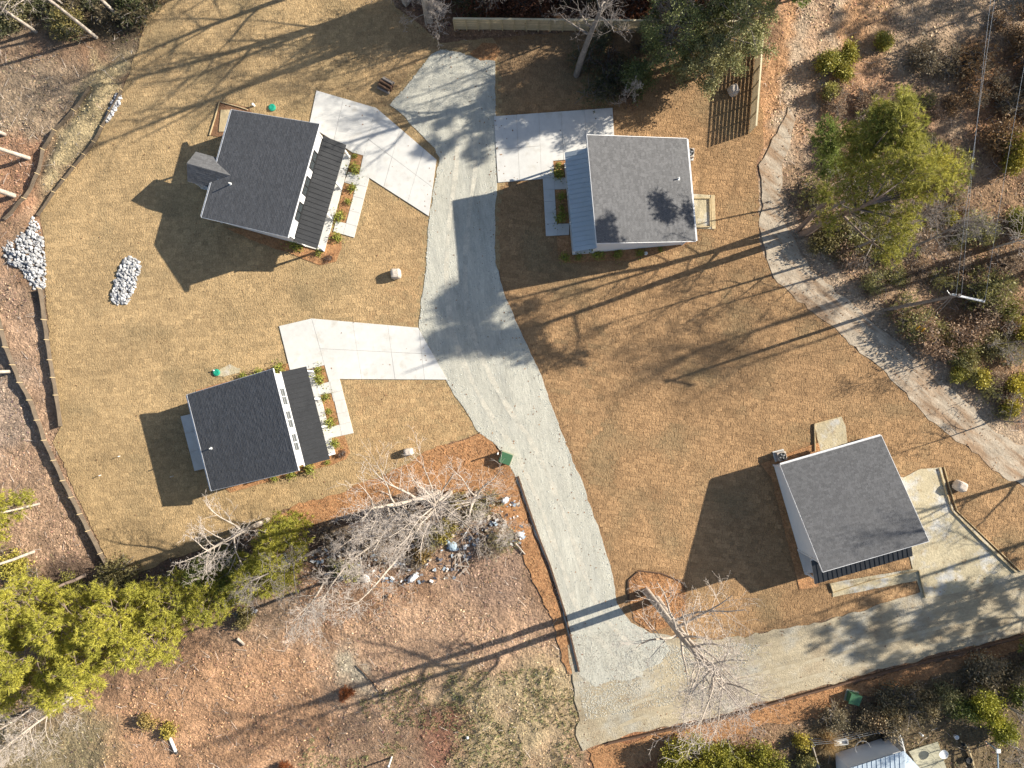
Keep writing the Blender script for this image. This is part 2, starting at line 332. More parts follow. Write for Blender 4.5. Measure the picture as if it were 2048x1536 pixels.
for pz_, am_ in (([(1522,340),(1566,380),(1600,440),(1700,560),(1860,700),(2120,930),(2120,1010),(1900,880),(1650,650),(1540,560),(1500,440)], .8),
                 ([(1540,330),(1552,250),(1572,170),(1590,80),(1612,-60),(1640,-60),(1612,90),(1590,190),(1572,330)], .9), ([(1600,330),(1612,250),(1640,150),(1655,60),(1672,-60),(1692,-60),(1675,70),(1660,160),(1632,260),(1620,330)], .8)):
    zone(pz_, (.44,.335,.235), 1.0, .25, am_)
C0 = C*.93
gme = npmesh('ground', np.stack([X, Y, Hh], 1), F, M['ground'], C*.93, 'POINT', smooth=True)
tag(link('ground', gme), kind='structure')

def roughen(pts, step=.5, amp=.12, seed=0):
    out = []; n = len(pts)
    for i in range(n):
        a = Vector(pts[i]); b = Vector(pts[(i+1) % n]); L = (b-a).length; k = max(1, int(L/step)); nrm = Vector((-(b-a).y, (b-a).x))/max(L, 1e-6)
        for j in range(k):
            p = a.lerp(b, j/k)
            o = (float(vnoise(p.x, p.y, .5, seed))-.5)*2*amp + (float(vnoise(p.x, p.y, 2.3, seed+1))-.5)*amp*2
            out.append(tuple(p + nrm*o))
    return out
def sheet(name, px, z, m, amp=.12, step=.5, col=None, kind='structure', parent=None, seed=0):
    pts = roughen(WP(px), step, amp, seed) if amp else WP(px)
    b = MB(); b.prism(pts, z-.03, z)
    o = b.obj(name, m, parent, kind=kind)
    if col is not None:
        at = o.data.attributes.new('Col', 'FLOAT_COLOR', 'FACE')
        at.data.foreach_set('color', np.tile(np.array([*col, 1], np.float32), len(o.data.polygons)))
    return o
LW, LE = (.385, .265, .135), (.325, .20, .10)
lawn_w = sheet('lawn', WEST, .020, M['lawn'], .15, .5, (.33, .235, .122), seed=1)
lawn_e = sheet('lawn', EAST, .016, M['lawn'], .15, .5, (.27, .165, .083), seed=2)
sheet('gravel_road', GRAVEL, .056, M['gravel'], .09, .4, seed=3)
sheet('dirt_road', DIRT, .050, M['dirt'], .16, .5, seed=4)
sheet('sandy_track', TRACK, .044, M['track'], .2, .6, seed=5)
sheet('pine_straw_strip', STRAW_W, .040, M['straw'], .2, .4, seed=6)
sheet('pine_straw_strip', STRAW_S, .030, M['straw'], .25, .4, seed=7)
sheet('pine_straw_bed', STRAW_R, .062, M['straw'], .03, .4, seed=7)
for k, p in enumerate(BEDS_NW + BEDS_SW + BEDS_NE + [BED_SE]):
    sheet('mulch_bed', p, .066, M['straw'], .04 if len(p) > 4 else 0, .4, seed=k)
sheet('sand_pad', PAD_NE, .060, M['pad'], .02, .4); sheet('sand_pad', PAD_SE, .060, M['pad'], .05, .4)
sheet('sand_pad', PAD_SEN, .064, M['pad'], .03, .4); sheet('sand_pad', WALKP_SE, .068, M['pad'], .03, .4)
sheet('sand_pad', WALK_SE, .072, M['pad'], .02, .4)
sheet('sand_patch', [(965,88),(990,90),(1000,105),(990,120),(960,122),(940,108)], .060, M['straw'], .15, .3)
sheet('dug_soil_patch', PAD_NW, .060, M['soil'], .06, .3)

# worn wheel tracks on the gravel and dirt roads, two ruts either side of the centre line
def rut(path, off, wd, z, seed, m='rut'):
    P = [Vector(p) for p in WP(path)]; Q = []
    for i in range(len(P)-1):
        n = max(1, int((P[i+1]-P[i]).length/.6))
        p0, p1, p2, p3 = P[max(i-1, 0)], P[i], P[i+1], P[min(i+2, len(P)-1)]
        for k in range(n):
            t = k/n; Q.append(.5*((2*p1)+(p2-p0)*t+(2*p0-5*p1+4*p2-p3)*t*t+(3*p1-p0-3*p2+p3)*t**3))
    L, Rr = [], []
    for i in range(1, len(Q)-1):
        d = (Q[i+1]-Q[i-1]).normalized(); nn = Vector((-d.y, d.x)); q = Q[i] + nn*off
        w = wd*(.55+.9*float(vnoise(q.x, q.y, 1.4, seed)))/2; L.append(tuple(q+nn*w)); Rr.append(tuple(q-nn*w))
    b = MB()
    for i in range(len(L)-1): b.poly([(*Rr[i], z), (*Rr[i+1], z), (*L[i+1], z), (*L[i], z)])
    b.obj('wheel_rut', M[m], kind='structure')
PA = [(930,250),(932,330),(918,440),(912,560),(930,680),(985,800),(1050,900),(1100,1010),(1150,1150),(1185,1235),(1235,1290),(1275,1325),(1320,1340)]
for off in (.85, -.85): rut(PA, off, .42, .062, 2 + (off > 0))
PB = [(1225,1440),(1340,1400),(1480,1372),(1700,1318),(1900,1265),(2080,1222)]
for off in (.7, -.7): rut(PB, off, .34, .0575, 4, 'rut_dirt')

# concrete slabs, cut along their joints
def cut(poly, a, b, gap=.012):
    a = Vector(a); b = Vector(b); n = Vector((-(b-a).y, (b-a).x)).normalized()
    def side(sgn):
        out = []; m = len(poly)
        for i in range(m):
            p, q = Vector(poly[i]), Vector(poly[(i+1) % m]); dp = sgn*(p-a).dot(n)-gap/2; dq = sgn*(q-a).dot(n)-gap/2
            if dp >= 0: out.append(tuple(p))
            if dp*dq < 0: out.append(tuple(p.lerp(q, dp/(dp-dq))))
        return out
    r = [side(1), side(-1)]
    return [x for x in r if len(x) > 2 and abs(parea(x)) > .05]
def parea(p): return .5*sum(p[i][0]*p[(i+1) % len(p)][1]-p[(i+1) % len(p)][0]*p[i][1] for i in range(len(p)))
def slabs(name, px, joints, z=.10, m=None, part='slab'):
    root = thing(name, None, None, kind='structure')
    ps = [WP(px)]
    for j in joints:
        a, b = WP(j[:2]); box = j[2] if len(j) > 2 else None
        new = []
        for p in ps:
            c = (sum(q[0] for q in p)/len(p), sum(q[1] for q in p)/len(p))
            if box and not (W(box[0], 0)[0] <= c[0] <= W(box[1], 0)[0]): new.append(p); continue
            new += cut(p, a, b)
        ps = new
    for k, p in enumerate(ps):
        if parea(p) < 0: p = p[::-1]
        bb = MB(); zz = z + .004*math.sin(k*2.3); c = Vector((sum(q[0] for q in p)/len(p), sum(q[1] for q in p)/len(p)))
        ins = [tuple(Vector(q) + (c-Vector(q)).normalized()*.012) for q in p]
        n = len(p); m0 = len(bb.v)
        bb.prism(p, -.05, zz-.012); 
        b2 = MB(); b2.prism(ins, zz-.013, zz)
        off = len(bb.v); bb.v += b2.v; bb.f += [[i+off for i in f] for f in b2.f]
        bb.obj(part, m or M['concrete'], root)
    return root
def J(k, *ls): return [tuple(Z([l[0], l[1]], *k)) + tuple(l[2:]) for l in ls]
slabs('driveway', DRIVE_NW, J(k2, ((1255,185),(1195,445)), ((1495,250),(1372,740)), ((1675,405),(1560,820)), ((1850,560),(1735,940)), ((1445,485),(1920,840), (740, 900))))
slabs('walkway', WALK_NW, J(k2, ((1372,742),(1350,825)), ((1290,800),(1440,840)), ((1330,905),(1420,930)), ((1300,1010),(1390,1035)), ((1275,1105),(1360,1130))), .098)
slabs('driveway', DRIVE_SW, J(k8, ((1115,117),(1195,410)), ((1372,145),(1430,498)), ((1593,160),(1640,500)), ((1790,180),(1825,500)), ((1165,307),(1875,342), (645, 920))))
slabs('walkway', WALK_SW, J(k8, ((1225,515),(1240,585)), ((1240,585),(1310,570)), ((1255,640),(1330,625)), ((1272,720),(1350,700)), ((1290,785),(1365,768)), ((1290,785),(1305,853))), .098)
slabs('driveway', DRIVE_NE, J(k5, ((295,205),(320,735)), ((475,190),(497,725)), ((655,178),(672,500)), ((843,163),(855,380)), ((130,483),(490,455), (980, 1082))))
slabs('walkway', WALK_NE, J(k5, ((508,712),(720,708)), ((515,808),(720,803)), ((600,700),(606,810)), ((520,905),(610,900)), ((527,995),(615,992)), ((533,1085),(720,1080))), .098)
slabs('patio', PATIO_SW, J(k8, ((325,838),(410,815)), ((355,955),(440,935))), .11)

# sod pieces
EXCL = [WP(p) for p in [GRAVEL, DIRT, TRACK, STRAW_W, STRAW_S, STRAW_R, DRIVE_NW, WALK_NW, DRIVE_SW, WALK_SW, DRIVE_NE, WALK_NE, PAD_NE, PAD_SE, PAD_SEN, WALKP_SE, WALK_SE, PATIO_SW, PAD_NW, BED_SE] + BEDS_NW + BEDS_SW + BEDS_NE]
def fieldcol(x, y, east):
    """turf colour differs from load to load: drier, redder or greener patches"""
    base = np.array(LE if east else LW)
    a = fbm(x, y, 7, 1)[:, None]; b = fbm(x, y, 3, 4)[:, None]; r = RS.rand(len(x), 1)**1.0
    c = base*(.80+.40*a)*(.84+.32*r)
    w = np.clip((b-.52)*4, 0, 1); c = c*(1-w*.5) + np.array([.20, .155, .085])*w*.5
    if not east:
        t = np.clip((-8 - x)/16, 0, 1)[:, None]; c = c*(1-t*.10) + np.array([.44,.34,.19])*t*.10
        t = np.clip((x+16)/14, 0, 1)[:, None]*.6; c = c*(1-t) + np.array(LE)*1.1*t
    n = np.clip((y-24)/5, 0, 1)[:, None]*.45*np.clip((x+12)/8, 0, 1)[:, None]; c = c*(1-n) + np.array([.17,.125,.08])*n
    return c
def sod(poly_px, ang, lawn, east, n_parts, others=()):
    P = WP(poly_px); ca, sa = math.cos(ang), math.sin(ang)
    lx, ly = .61, .405
    us, vs = np.meshgrid(np.arange(-70, 70, lx), np.arange(-60, 60, ly)); row = np.round(vs/ly).astype(int)
    us = us + (row % 2)*lx*.5 + (RS.rand(*vs.shape)-.5)*.05; vs = vs + (RS.rand(*vs.shape)-.5)*.03
    us = us.ravel(); vs = vs.ravel(); x = us*ca - vs*sa; y = us*sa + vs*ca
    ok = (np.abs(x) < 48) & (np.abs(y) < 37) & (sdist(x, y, P) < -.3); x = x[ok]; y = y[ok]
    hw, hh = lx/2-.005, ly/2-.005
    cs = [(x + i*hw*ca - j*hh*sa, y + i*hw*sa + j*hh*ca) for i, j in ((-1,-1),(1,-1),(1,1),(-1,1))]
    ok = np.ones(len(x), bool)
    for e in EXCL + list(others):
        for cx, cy in cs: ok &= ~inpoly(cx, cy, e)
    x = x[ok]; y = y[ok]
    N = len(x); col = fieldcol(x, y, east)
    near = np.argsort(x*x + y*y); parts = set(near[:n_parts].tolist())
    # shared meshes for the pieces that are parts (nearest to the camera), all others in one mesh
    def slab_v(x, y, jit):
        n = len(x); R = RS.rand; a = (R(n)-.5)*.05 + ang; ca_, sa_ = np.cos(a), np.sin(a); top = .026 + R(n)*.009; V = []
        for lvl in (0, 1):
            for i, j in ((-1,-1),(1,-1),(1,1),(-1,1)):
                w = hw*(1-.02*lvl)+(R(n)-.5)*.02; h = hh*(1-.02*lvl)+(R(n)-.5)*.02
                tilt = (R(n)-.5)*.008
                z = np.full(n, .004) if lvl == 0 else top + tilt
                V.append(np.stack([x + i*w*ca_ - j*h*sa_, y + i*w*sa_ + j*h*ca_, z], 1))
        return np.stack(V, 1)
    f = np.array([[4,5,6,7],[0,1,5,4],[1,2,6,5],[2,3,7,6],[3,0,4,7]])
    rest = np.array([i for i in range(N) if i not in parts])
    V = slab_v(x[rest], y[rest], 1).reshape(-1, 3); F = (f[None] + (np.arange(len(rest))*8)[:, None, None]).reshape(-1, 4)
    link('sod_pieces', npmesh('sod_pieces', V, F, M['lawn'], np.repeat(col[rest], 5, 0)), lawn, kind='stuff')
    var = []
    for k in range(24):
        vv = slab_v(np.zeros(1), np.zeros(1), 1)[0]; i = near[(k*13) % max(1, n_parts)]
        var.append(npmesh('sod_piece', vv, f, M['lawn'], np.repeat(col[i:i+1], 5, 0)))
    for q, i in enumerate(near[:n_parts]):
        link('sod_piece', var[(q*7) % 24], lawn, (float(x[i]), float(y[i]), 0))
    return N
GAR = [WP(EAST)]
nW = sod(WEST, math.radians(4), lawn_w, False, 300, GAR); nE = sod(EAST, math.radians(-8), lawn_e, True, 300)
print('sod', nW, nE)
# ------------------------------------------------------------------ houses
def house(label, hi_px, lo_px, hh, hl, porch, porch_mat, frame_mat, porch_d=1.7, win=3, vent=None, gable=None, gutter=True, extra=None):
    hi = [W(*p, hh) for p in hi_px]; lo = [W(*p, hl) for p in lo_px]
    mh = (hi[0]+hi[1])/2; ml = (lo[0]+lo[1])/2; v = Vector((ml.x-mh.x, ml.y-mh.y)); D = v.length; v.normalize()
    u = Vector((v.y, -v.x)); Lr = (abs((hi[1]-hi[0]).xy.dot(u)) + abs((lo[1]-lo[0]).xy.dot(u)))/2
    c = (mh+ml)/2; rz = math.atan2(u.y, u.x)
    root = thing('house', label, 'house', (c.x, c.y, 0), rz)
    inv = (Matrix.Translation((c.x, c.y, 0)) @ Matrix.Rotation(rz, 4, 'Z')).inverted()
    zr = lambda y: hh + (hl-hh)*(y + D/2)/D            # top of the roof deck at local y
    x0, x1 = -Lr/2, Lr/2; wx0, wx1 = x0+.32, x1-.32; yf, yb = -D/2+.42, D/2-.45
    # walls, each a panel of its own 0.12 thick
    def wall(pa, pb, za, zb, nrm):
        b = MB(); t = .12; ox, oy = -nrm[0]*t, -nrm[1]*t
        b.hexa([(pa[0], pa[1], .1), (pb[0], pb[1], .1), (pb[0]+ox, pb[1]+oy, .1), (pa[0]+ox, pa[1]+oy, .1)],
               [(pa[0], pa[1], za), (pb[0], pb[1], zb), (pb[0]+ox, pb[1]+oy, zb), (pa[0]+ox, pa[1]+oy, za)])
        w = b.obj('wall', M['white'], root)
        # lap siding boards, 0.19 m exposure
        s = MB(); L = math.hypot(pb[0]-pa[0], pb[1]-pa[1]); dx, dy = (pb[0]-pa[0])/L, (pb[1]-pa[1])/L
        z = .25
        while z < max(za, zb):
            z2 = z + .19; zt = z2
            t0, t1 = 0.0, L
            if abs(za-zb) > .01:
                tt = (z2-.0-za)/(zb-za)*L
                if zb > za: t0 = max(0, tt)
                else: t1 = min(L, tt)
            elif z2 > za: zt = za
            if t1-t0 > .1:
                q = lambda t, o, zz: (pa[0]+dx*t+nrm[0]*o, pa[1]+dy*t+nrm[1]*o, zz)
                s.poly([q(t0, .026, z), q(t1, .026, z), q(t1, .006, zt), q(t0, .006, zt)])
                s.poly([q(t0, .003, z), q(t1, .003, z), q(t1, .026, z), q(t0, .026, z)])
            z = z2
        s.obj('siding', M['white'], w, kind='stuff')
        return w
    g = .16
    wf = wall((wx0, yf), (wx1, yf), zr(yf)-g, zr(yf)-g, (0, -1)); wall((wx1, yb), (wx0, yb), zr(yb)-g, zr(yb)-g, (0, 1))
    wr = wall((wx1, yf+.003), (wx1, yb-.003), zr(yf)-g, zr(yb)-g, (1, 0)); wl = wall((wx0, yb-.003), (wx0, yf+.003), zr(yb)-g, zr(yf)-g, (-1, 0))
    for (cx, cy) in ((wx0, yf), (wx1, yf), (wx0, yb), (wx1, yb)):
        b = MB(); b.box((cx, cy, (zr(cy)-g)/2+.02), (.14, .14, zr(cy)-g-.1)); b.obj('corner_trim', M['white'], root)
    b = MB(); b.box((0, (yf+yb)/2, .08), (wx1-wx0-.02, yb-yf-.02, .3)); b.obj('foundation', M['concrete_old'], root)
    # roof deck, fascia and shingles
    b = MB(); b.hexa([(x0,-D/2,zr(-D/2)-.14),(x1,-D/2,zr(-D/2)-.14),(x1,D/2,zr(D/2)-.14),(x0,D/2,zr(D/2)-.14)], [(x0,-D/2,zr(-D/2)),(x1,-D/2,zr(-D/2)),(x1,D/2,zr(D/2)),(x0,D/2,zr(D/2))])
    roof = b.obj('roof', M['white'], root)
    b = MB(); b.box((0, -D/2-.02, zr(-D/2)-.07), (Lr+.14, .035, .2)); b.box((0, D/2+.02, zr(D/2)-.07), (Lr+.14, .035, .2))
    for sx in (x0-.055, x1+.055):
        b.hexa([(sx-.018,-D/2,zr(-D/2)-.17),(sx+.018,-D/2,zr(-D/2)-.17),(sx+.018,D/2,zr(D/2)-.17),(sx-.018,D/2,zr(D/2)-.17)],
               [(sx-.018,-D/2,zr(-D/2)+.015),(sx+.018,-D/2,zr(-D/2)+.015),(sx+.018,D/2,zr(D/2)+.015),(sx-.018,D/2,zr(D/2)+.015)])
    b.obj('fascia', M['white'], roof)
    def shingles(O, U, Vv, lu, lv, clip=None):
        """courses climb along Vv from the eave point O; U runs along the eave"""
        O, U, Vv = np.array(O), np.array(U), np.array(Vv); Nn = np.cross(U, Vv); Nn /= np.linalg.norm(Nn)
        if Nn[2] < 0: Nn = -Nn
        vs, fs, cs = [], [], []; ex = .165; nr = int(lv/ex)+1; n = 0
        for r in range(nr):
            t0 = r*ex; t1 = min(lv, t0+ex*1.25); p = -RS.rand()*.3
            while p < lu:
                w = .20 + RS.rand()*.16; a = max(p, 0)+.004; b_ = min(p+w, lu)-.004; p += w
                if b_-a < .04: continue
                if clip and not clip((a+b_)/2, t0+ex/2): continue
                th = .012 + RS.rand()*.009; q0 = .010
                for (uu, vv, hh_) in ((a,t0,q0),(b_,t0,q0),(b_,t1,q0),(a,t1,q0),(a,t0,th+q0),(b_,t0,th+q0),(b_,t1,.006+q0),(a,t1,.006+q0)):
                    vs.append(O + U*uu + Vv*vv + Nn*(hh_-.006))
                fs += [[n+4,n+5,n+6,n+7],[n,n+1,n+5,n+4],[n+1,n+2,n+6,n+5],[n+3,n,n+4,n+7]]; n += 8
                k = .115*(.84+.32*RS.rand()); kk = (k*1.0, k*1.0, k*1.03); cs += [kk]*4
        return np.array(vs), np.array(fs), np.array(cs)
    lv = math.hypot(D, hh-hl); Vv = np.array([0, -D, hh-hl])/lv
    V, Fq, Cc = shingles((x1+.03, D/2+.03, zr(D/2)), (-1, 0, 0), Vv, Lr+.06, lv+.05)
    link('shingles', npmesh('shingles', V, Fq, M['shingle'], Cc), roof, kind='stuff')
    if gutter:
        b = MB(); b.box((0, D/2+.10, zr(D/2)-.08), (Lr, .11, .1)); b.obj('gutter', M['white'], root)
        b = MB(); b.box((wx1-.1, yb+.1, (zr(yb)-.3)/2+.1), (.07, .08, zr(yb)-.3)); b.obj('downspout', M['white'], root)
    # windows
    def window(cx, cz, w, h, face, ptop=None):
        ang, px, py = {'f': (0, cx, yf-.03), 'l': (-PI/2, wx0-.03, cx), 'r': (PI/2, wx1+.03, cx), 'b': (PI, cx, yb+.03)}[face]
        wd = MB(); t = .065
        for (bx, bz, bw, bh) in ((0, h/2-.045, w, t), (0, -h/2+.045, w, t), (-w/2+.045, 0, t, h-2*t), (w/2-.045, 0, t, h-2*t), (0, 0, .07, h-2*t)):
            wd.box((bx, -.02, bz), (bw, .08, bh))
        o = wd.obj('window', frame_mat, root, (px, py, cz), ang)
        for sx in (-1, 1):
            p = MB(); p.box((sx*(w/4-.02), .0, 0), (w/2-.13, .02, h-2*t)); p.obj('pane', M['glass'], o)
            q = MB(); q.box((sx*(w/4-.02), -.012, 0), (w/2-.13, .015, .025)); q.obj('glazing_bar', frame_mat, o)
    if win:
        wh = min(1.45, hh-1.30-porch[0]-.22)
        for k in range(win): window((k-(win-1)/2)*Lr*.235, porch[0]+.16+wh/2, 1.55, wh, 'f')
    for cx in (-Lr*.26, Lr*.2): window(cx, 1.6, 1.0, 1.2, 'b')
    if extra: 
        for e_ in extra: window(*e_)
    # porch: floor, posts, beam, roof panels with seams
    fy = yf-porch_d; zt, zo = porch
    b = MB(); b.box((0, (yf+fy)/2-.05, .11), (wx1-wx0+.1, porch_d-.1, .18)); b.obj('porch_floor', M['concrete'], root)
    for k in range(4):
        b = MB(); cx = wx0+.1+(wx1-wx0-.2)*k/3; b.box((cx, fy+.12, (zo+.05)/2+.08), (.15, .15, zo-.25)); b.box((cx, fy+.12, .28), (.24, .24, .2)); b.box((cx, fy+.12, zo-.26), (.22, .22, .08))
        b.obj('porch_post', M['white'], root)
    b = MB(); b.box((0, fy+.12, zo-.13), (wx1-wx0, .14, .16)); b.obj('porch_beam', M['white'], root)
    pr = MB(); oy = fy-.10; pr.hexa([(x0+.1,oy,zo-.1),(x1-.1,oy,zo-.1),(x1-.1,yf-.01,zt-.1),(x0+.1,yf-.01,zt-.1)], [(x0+.1,oy,zo-.02),(x1-.1,oy,zo-.02),(x1-.1,yf-.01,zt-.02),(x0+.1,yf-.01,zt-.02)])
    proof = pr.obj('porch_roof', M['white'], root)
    npn = int(round((Lr-.2)/.41)); pw = (Lr-.16)/npn
    pm = MB(); pm.hexa([(.004,oy-.03,zo-.016),(pw-.004,oy-.03,zo-.016),(pw-.004,yf-.03,zt-.016),(.004,yf-.03,zt-.016)], [(.004,oy-.03,zo+.004),(pw-.004,oy-.03,zo+.004),(pw-.004,yf-.03,zt+.004),(.004,yf-.03,zt+.004)])
    pmesh = pm.mesh('roof_panel', porch_mat)
    sm = MB(); sm.hexa([(-.014,oy-.03,zo+.005),(.014,oy-.03,zo+.005),(.014,yf-.03,zt+.005),(-.014,yf-.03,zt+.005)], [(-.011,oy-.03,zo+.05),(.011,oy-.03,zo+.05),(.011,yf-.03,zt+.05),(-.011,yf-.03,zt+.05)])
    smesh = sm.mesh('seam', porch_mat)
    for k in range(npn):
        link('roof_panel', pmesh, proof, (x0+.08+k*pw, 0, 0))
        if k: link('seam', smesh, proof, (x0+.08+k*pw, 0, 0))
    b = MB(); b.box((0, yf-.05, zt+.06), (Lr-.1, .07, .12)); b.obj('flashing', M['white'] if frame_mat is M['white'] else porch_mat, proof)
    # front door and ground floor windows behind the porch
    b = MB(); b.box((-.6, yf-.05, 1.22), (.95, .06, 2.05)); dr = b.obj('door', M['dark'], root)
    b = MB(); b.tube((-.25, yf-.1, 1.15), (-.25, yf-.16, 1.15), .03); b.obj('handle', M['steel'], dr)
    for cx in (-Lr*.33, Lr*.27): window(cx, 1.5, 1.3, 1.3, 'f')
    if vent:
        q = inv @ W(*vent, 5.0); zz = zr(q.y); q = inv @ W(*vent, zz)
        b = MB(); b.tube((q.x, q.y, zr(q.y)-.05), (q.x, q.y, zr(q.y)+.42), .055, n=10); b.tube((q.x, q.y, zr(q.y)+.005), (q.x, q.y, zr(q.y)+.07), .16, .06, n=10)
        b.obj('vent_pipe', M['plastic'], root)
    if gable:       # small gabled cover over the back door
        (nx_, ny_), (sx_, sy_), he, hr = gable
        pn = inv @ W(nx_, ny_, he); ps = inv @ W(sx_, sy_, he); xa, xb = sorted((pn.x, ps.x)); yo = (pn.y+ps.y)/2; xm = (xa+xb)/2
        yi_r = -D/2 + (hh-hr)/(hh-hl)*D; yi_e = D/2
        gb = MB()
        for sgn, xe in ((-1, xa), (1, xb)):
            gb.v += []
            P = [(xe, yo, he), (xm, yo, hr), (xm, yi_r, hr+.0), (xe, yi_e-.05, he)]
            T = [(p[0], p[1], p[2]) for p in P]; B_ = [(p[0], p[1], p[2]-.12) for p in P]
            if sgn > 0: T = T[::-1]; B_ = B_[::-1]
            gb.hexa(B_[::-1], T[::-1])
        gr = gb.obj('gable_roof', M['white'], root)
        for sgn, xe in ((-1, xa), (1, xb)):
            hw_ = abs(xe-xm); lv2 = math.hypot(hw_, hr-he); up = np.array([(xm-xe), 0, hr-he])/lv2
            # eave runs from yo inward
            def clip(a_, t_, hw_=hw_, lv2=lv2): 
                y = yo - a_; z = he+(hr-he)*t_/lv2; return z > zr(y)-.02 if y < D/2 else True
            V, Fq, Cc = shingles((xe, yo+.02, he), (0, -1, 0), up, yo-yi_r, lv2, clip)
            if sgn > 0: Fq = Fq[:, ::-1]
            link('shingles', npmesh('shingles', V, Fq, M['shingle'], Cc), gr, kind='stuff')
        b = MB(); b.poly([(xa+.1, yo-.05, he-.1), (xb-.1, yo-.05, he-.1), (xm, yo-.05, hr-.12)]); b.poly([(xb-.1, yo-.08, he-.1), (xa+.1, yo-.08, he-.1), (xm, yo-.08, hr-.12)]); b.obj('gable_end', M['white'], root)
        for xe in (xa+.2, xb-.2):
            b = MB(); b.box((xe, yo-.2, he/2), (.14, .14, he-.15)); b.obj('porch_post', M['white'], root)
        b = MB(); b.box((xm, (yo+D/2)/2-.2, .12), (xb-xa-.2, yo-D/2+.5, .2)); b.obj('back_step', M['concrete'], root)
    return root, inv, (Lr, D, zr)

nwh = house('dark shingle house with a small gabled back porch, black front porch and black framed windows',
      [(636.8,248.8),(578.3,473.6)], [(460.6,219.3),(406.4,434.7)], 5.9, 2.95, (3.3, 2.55), M['black_metal'], M['black_frame'], 1.75, vent=(460,367),
      gable=((391.6,303.6),(376,363),2.65,3.55))
swh = house('dark shingle house with white framed upper windows and a concrete patio behind it',
      [(546,738.7),(597,939.6)], [(375.7,789.8),(422,981)], 6.2, 3.0, (3.35, 2.65), M['black_metal'], M['white'], 1.95, vent=(421,897))
neh = house('grey shingle house with a pale blue-grey metal porch roof beside the wide concrete driveway',
      [(1177.3,270.8),(1190,485.5)], [(1377.4,277.2),(1387.5,482.3)], 6.05, 3.0, (3.3, 2.6), M['light_metal'], M['white'], 1.85, vent=(1357,357))
seh = house('grey shingle house by the dirt road with timber formwork around its unfinished driveway',
      [(1646.6,1142),(1857,1084)], [(1561,929.6),(1762,872)], 5.5, 2.8, (3.2, 2.5), M['black_metal'], M['white'], 2.3, extra=[(-2.1, 4.1, .55, .7, 'l')])

# ------------------------------------------------------------------ wooden boundary fence of horizontal boards
def run(pts_px, step, fn):
    P = WP(pts_px); 
    for (a, b) in zip(P[:-1], P[1:]):
        a, b = Vector(a), Vector(b); n = max(1, round((b-a).length/step))
        for k in range(n): fn(a.lerp(b, k/n), a.lerp(b, (k+1)/n), k)
def slat_fence(label, pts, side):
    root = thing('wooden_fence', label, 'fence', (*WP([pts[0]])[0], 0)); o = Vector(WP([pts[0]])[0])
    def bay(p, q, k):
        d = (q-p); L = d.length; rz = math.atan2(d.y, d.x); n = Vector((-d.y, d.x)).normalized()*side
        for z_i in range(10):
            c = .85 + .3*RS.rand(); b = MB(); th = .022
            m = (p+q)/2 - o + n*.035
            b.box((m.x, m.y, .14+z_i*.182), (L-.006, th, .140), rz + (RS.rand()-.5)*.006)
            ob = b.obj('slat', M['newwood'], root)
            at = ob.data.attributes.new('Col', 'FLOAT_COLOR', 'FACE'); cc = (.55*c, .43*c, .26*c, 1)
            at.data.foreach_set('color', np.array(cc*6, np.float32))
        for t in (0, .5):
            pp = p.lerp(q, t) - o - n*.035; b = MB(); b.box((pp.x, pp.y, .95), (.1, .1, 1.9), rz)
            ob = b.obj('post', M['wood'], root)
    run(pts, 2.4, bay)
    for (a, b_) in zip(pts[:-1], pts[1:]):
        a, b_ = [Vector(v) for v in WP([a, b_])]; b = MB(); d = b_-a; m = (a+b_)/2-o; b.box((m.x, m.y, 1.97), (d.length, .15, .035), math.atan2(d.y, d.x)); b.obj('cap_rail', M['caprail'], root)
# base line of the fence is nearer to the picture centre than its top
slat_fence('tan horizontal board fence running along the woods behind the gravel turnaround', [(910,60),(1100,62),(1300,64),(1490,66)], 1)
slat_fence('horizontal board fence casting a striped shadow beside the orange leaf-covered strip', [(1511,78),(1506,150),(1497,268)], 1)

# ------------------------------------------------------------------ silt fences and edgings
def silt(label, pts, hgt=.62, lean=.0):
    o = Vector(WP([pts[0]])[0]); root = thing('silt_fence', label, 'silt fence', (o.x, o.y, 0))
    def bay(p, q, k):
        n = 6; V = []; F = []; d = (q-p).normalized(); nn = Vector((-d.y, d.x))
        for i in range(n+1):
            r = p.lerp(q, i/n); bow = .03*math.sin(PI*i/n); z = gz(r.x, r.y)
            for (hh_, off) in ((-.05, 0), (hgt*.5, bow*.7), (hgt*(1-.05*math.sin(PI*i/n)), bow)):
                w = r + nn*off - o; V.append((w.x, w.y, z+hh_)); 
        for i in range(n):
            for j in range(2): F.append([i*3+j, (i+1)*3+j, (i+1)*3+j+1, i*3+j+1])
        me = bpy.data.meshes.new('fabric_panel'); me.from_pydata(V, [], F); me.materials.append(M['fabric'])
        ob = link('fabric_panel', me, root); md = ob.modifiers.new('thick', 'SOLIDIFY'); md.thickness = .03
        r = p - o + nn*.03; z = gz(p.x, p.y); b = MB(); b.box((r.x, r.y, z+hgt*.5), (.05, .05, hgt+.28)); b.obj('stake', M['wood'], root)
    run(pts, 1.9, bay)
silt('long brown silt fence down the left lawn edge to the pine grove', [(-10,610),(8,660),(30,730),(62,800),(92,880),(130,960),(180,1060),(228,1150)])
silt('short dark silt fence beside the big rock apron on the left', [(84,578),(92,640),(104,720),(116,790),(125,852)])
silt('curved silt fence along the inner foot of the sandy berm at upper left', [(246,182),(222,225),(190,285),(150,335),(110,385),(78,432)], .45)
silt('curved silt fence along the outer foot of the sandy berm at upper left', [(186,176),(150,222),(112,262),(88,300),(80,350),(58,400),(20,442)], .5)

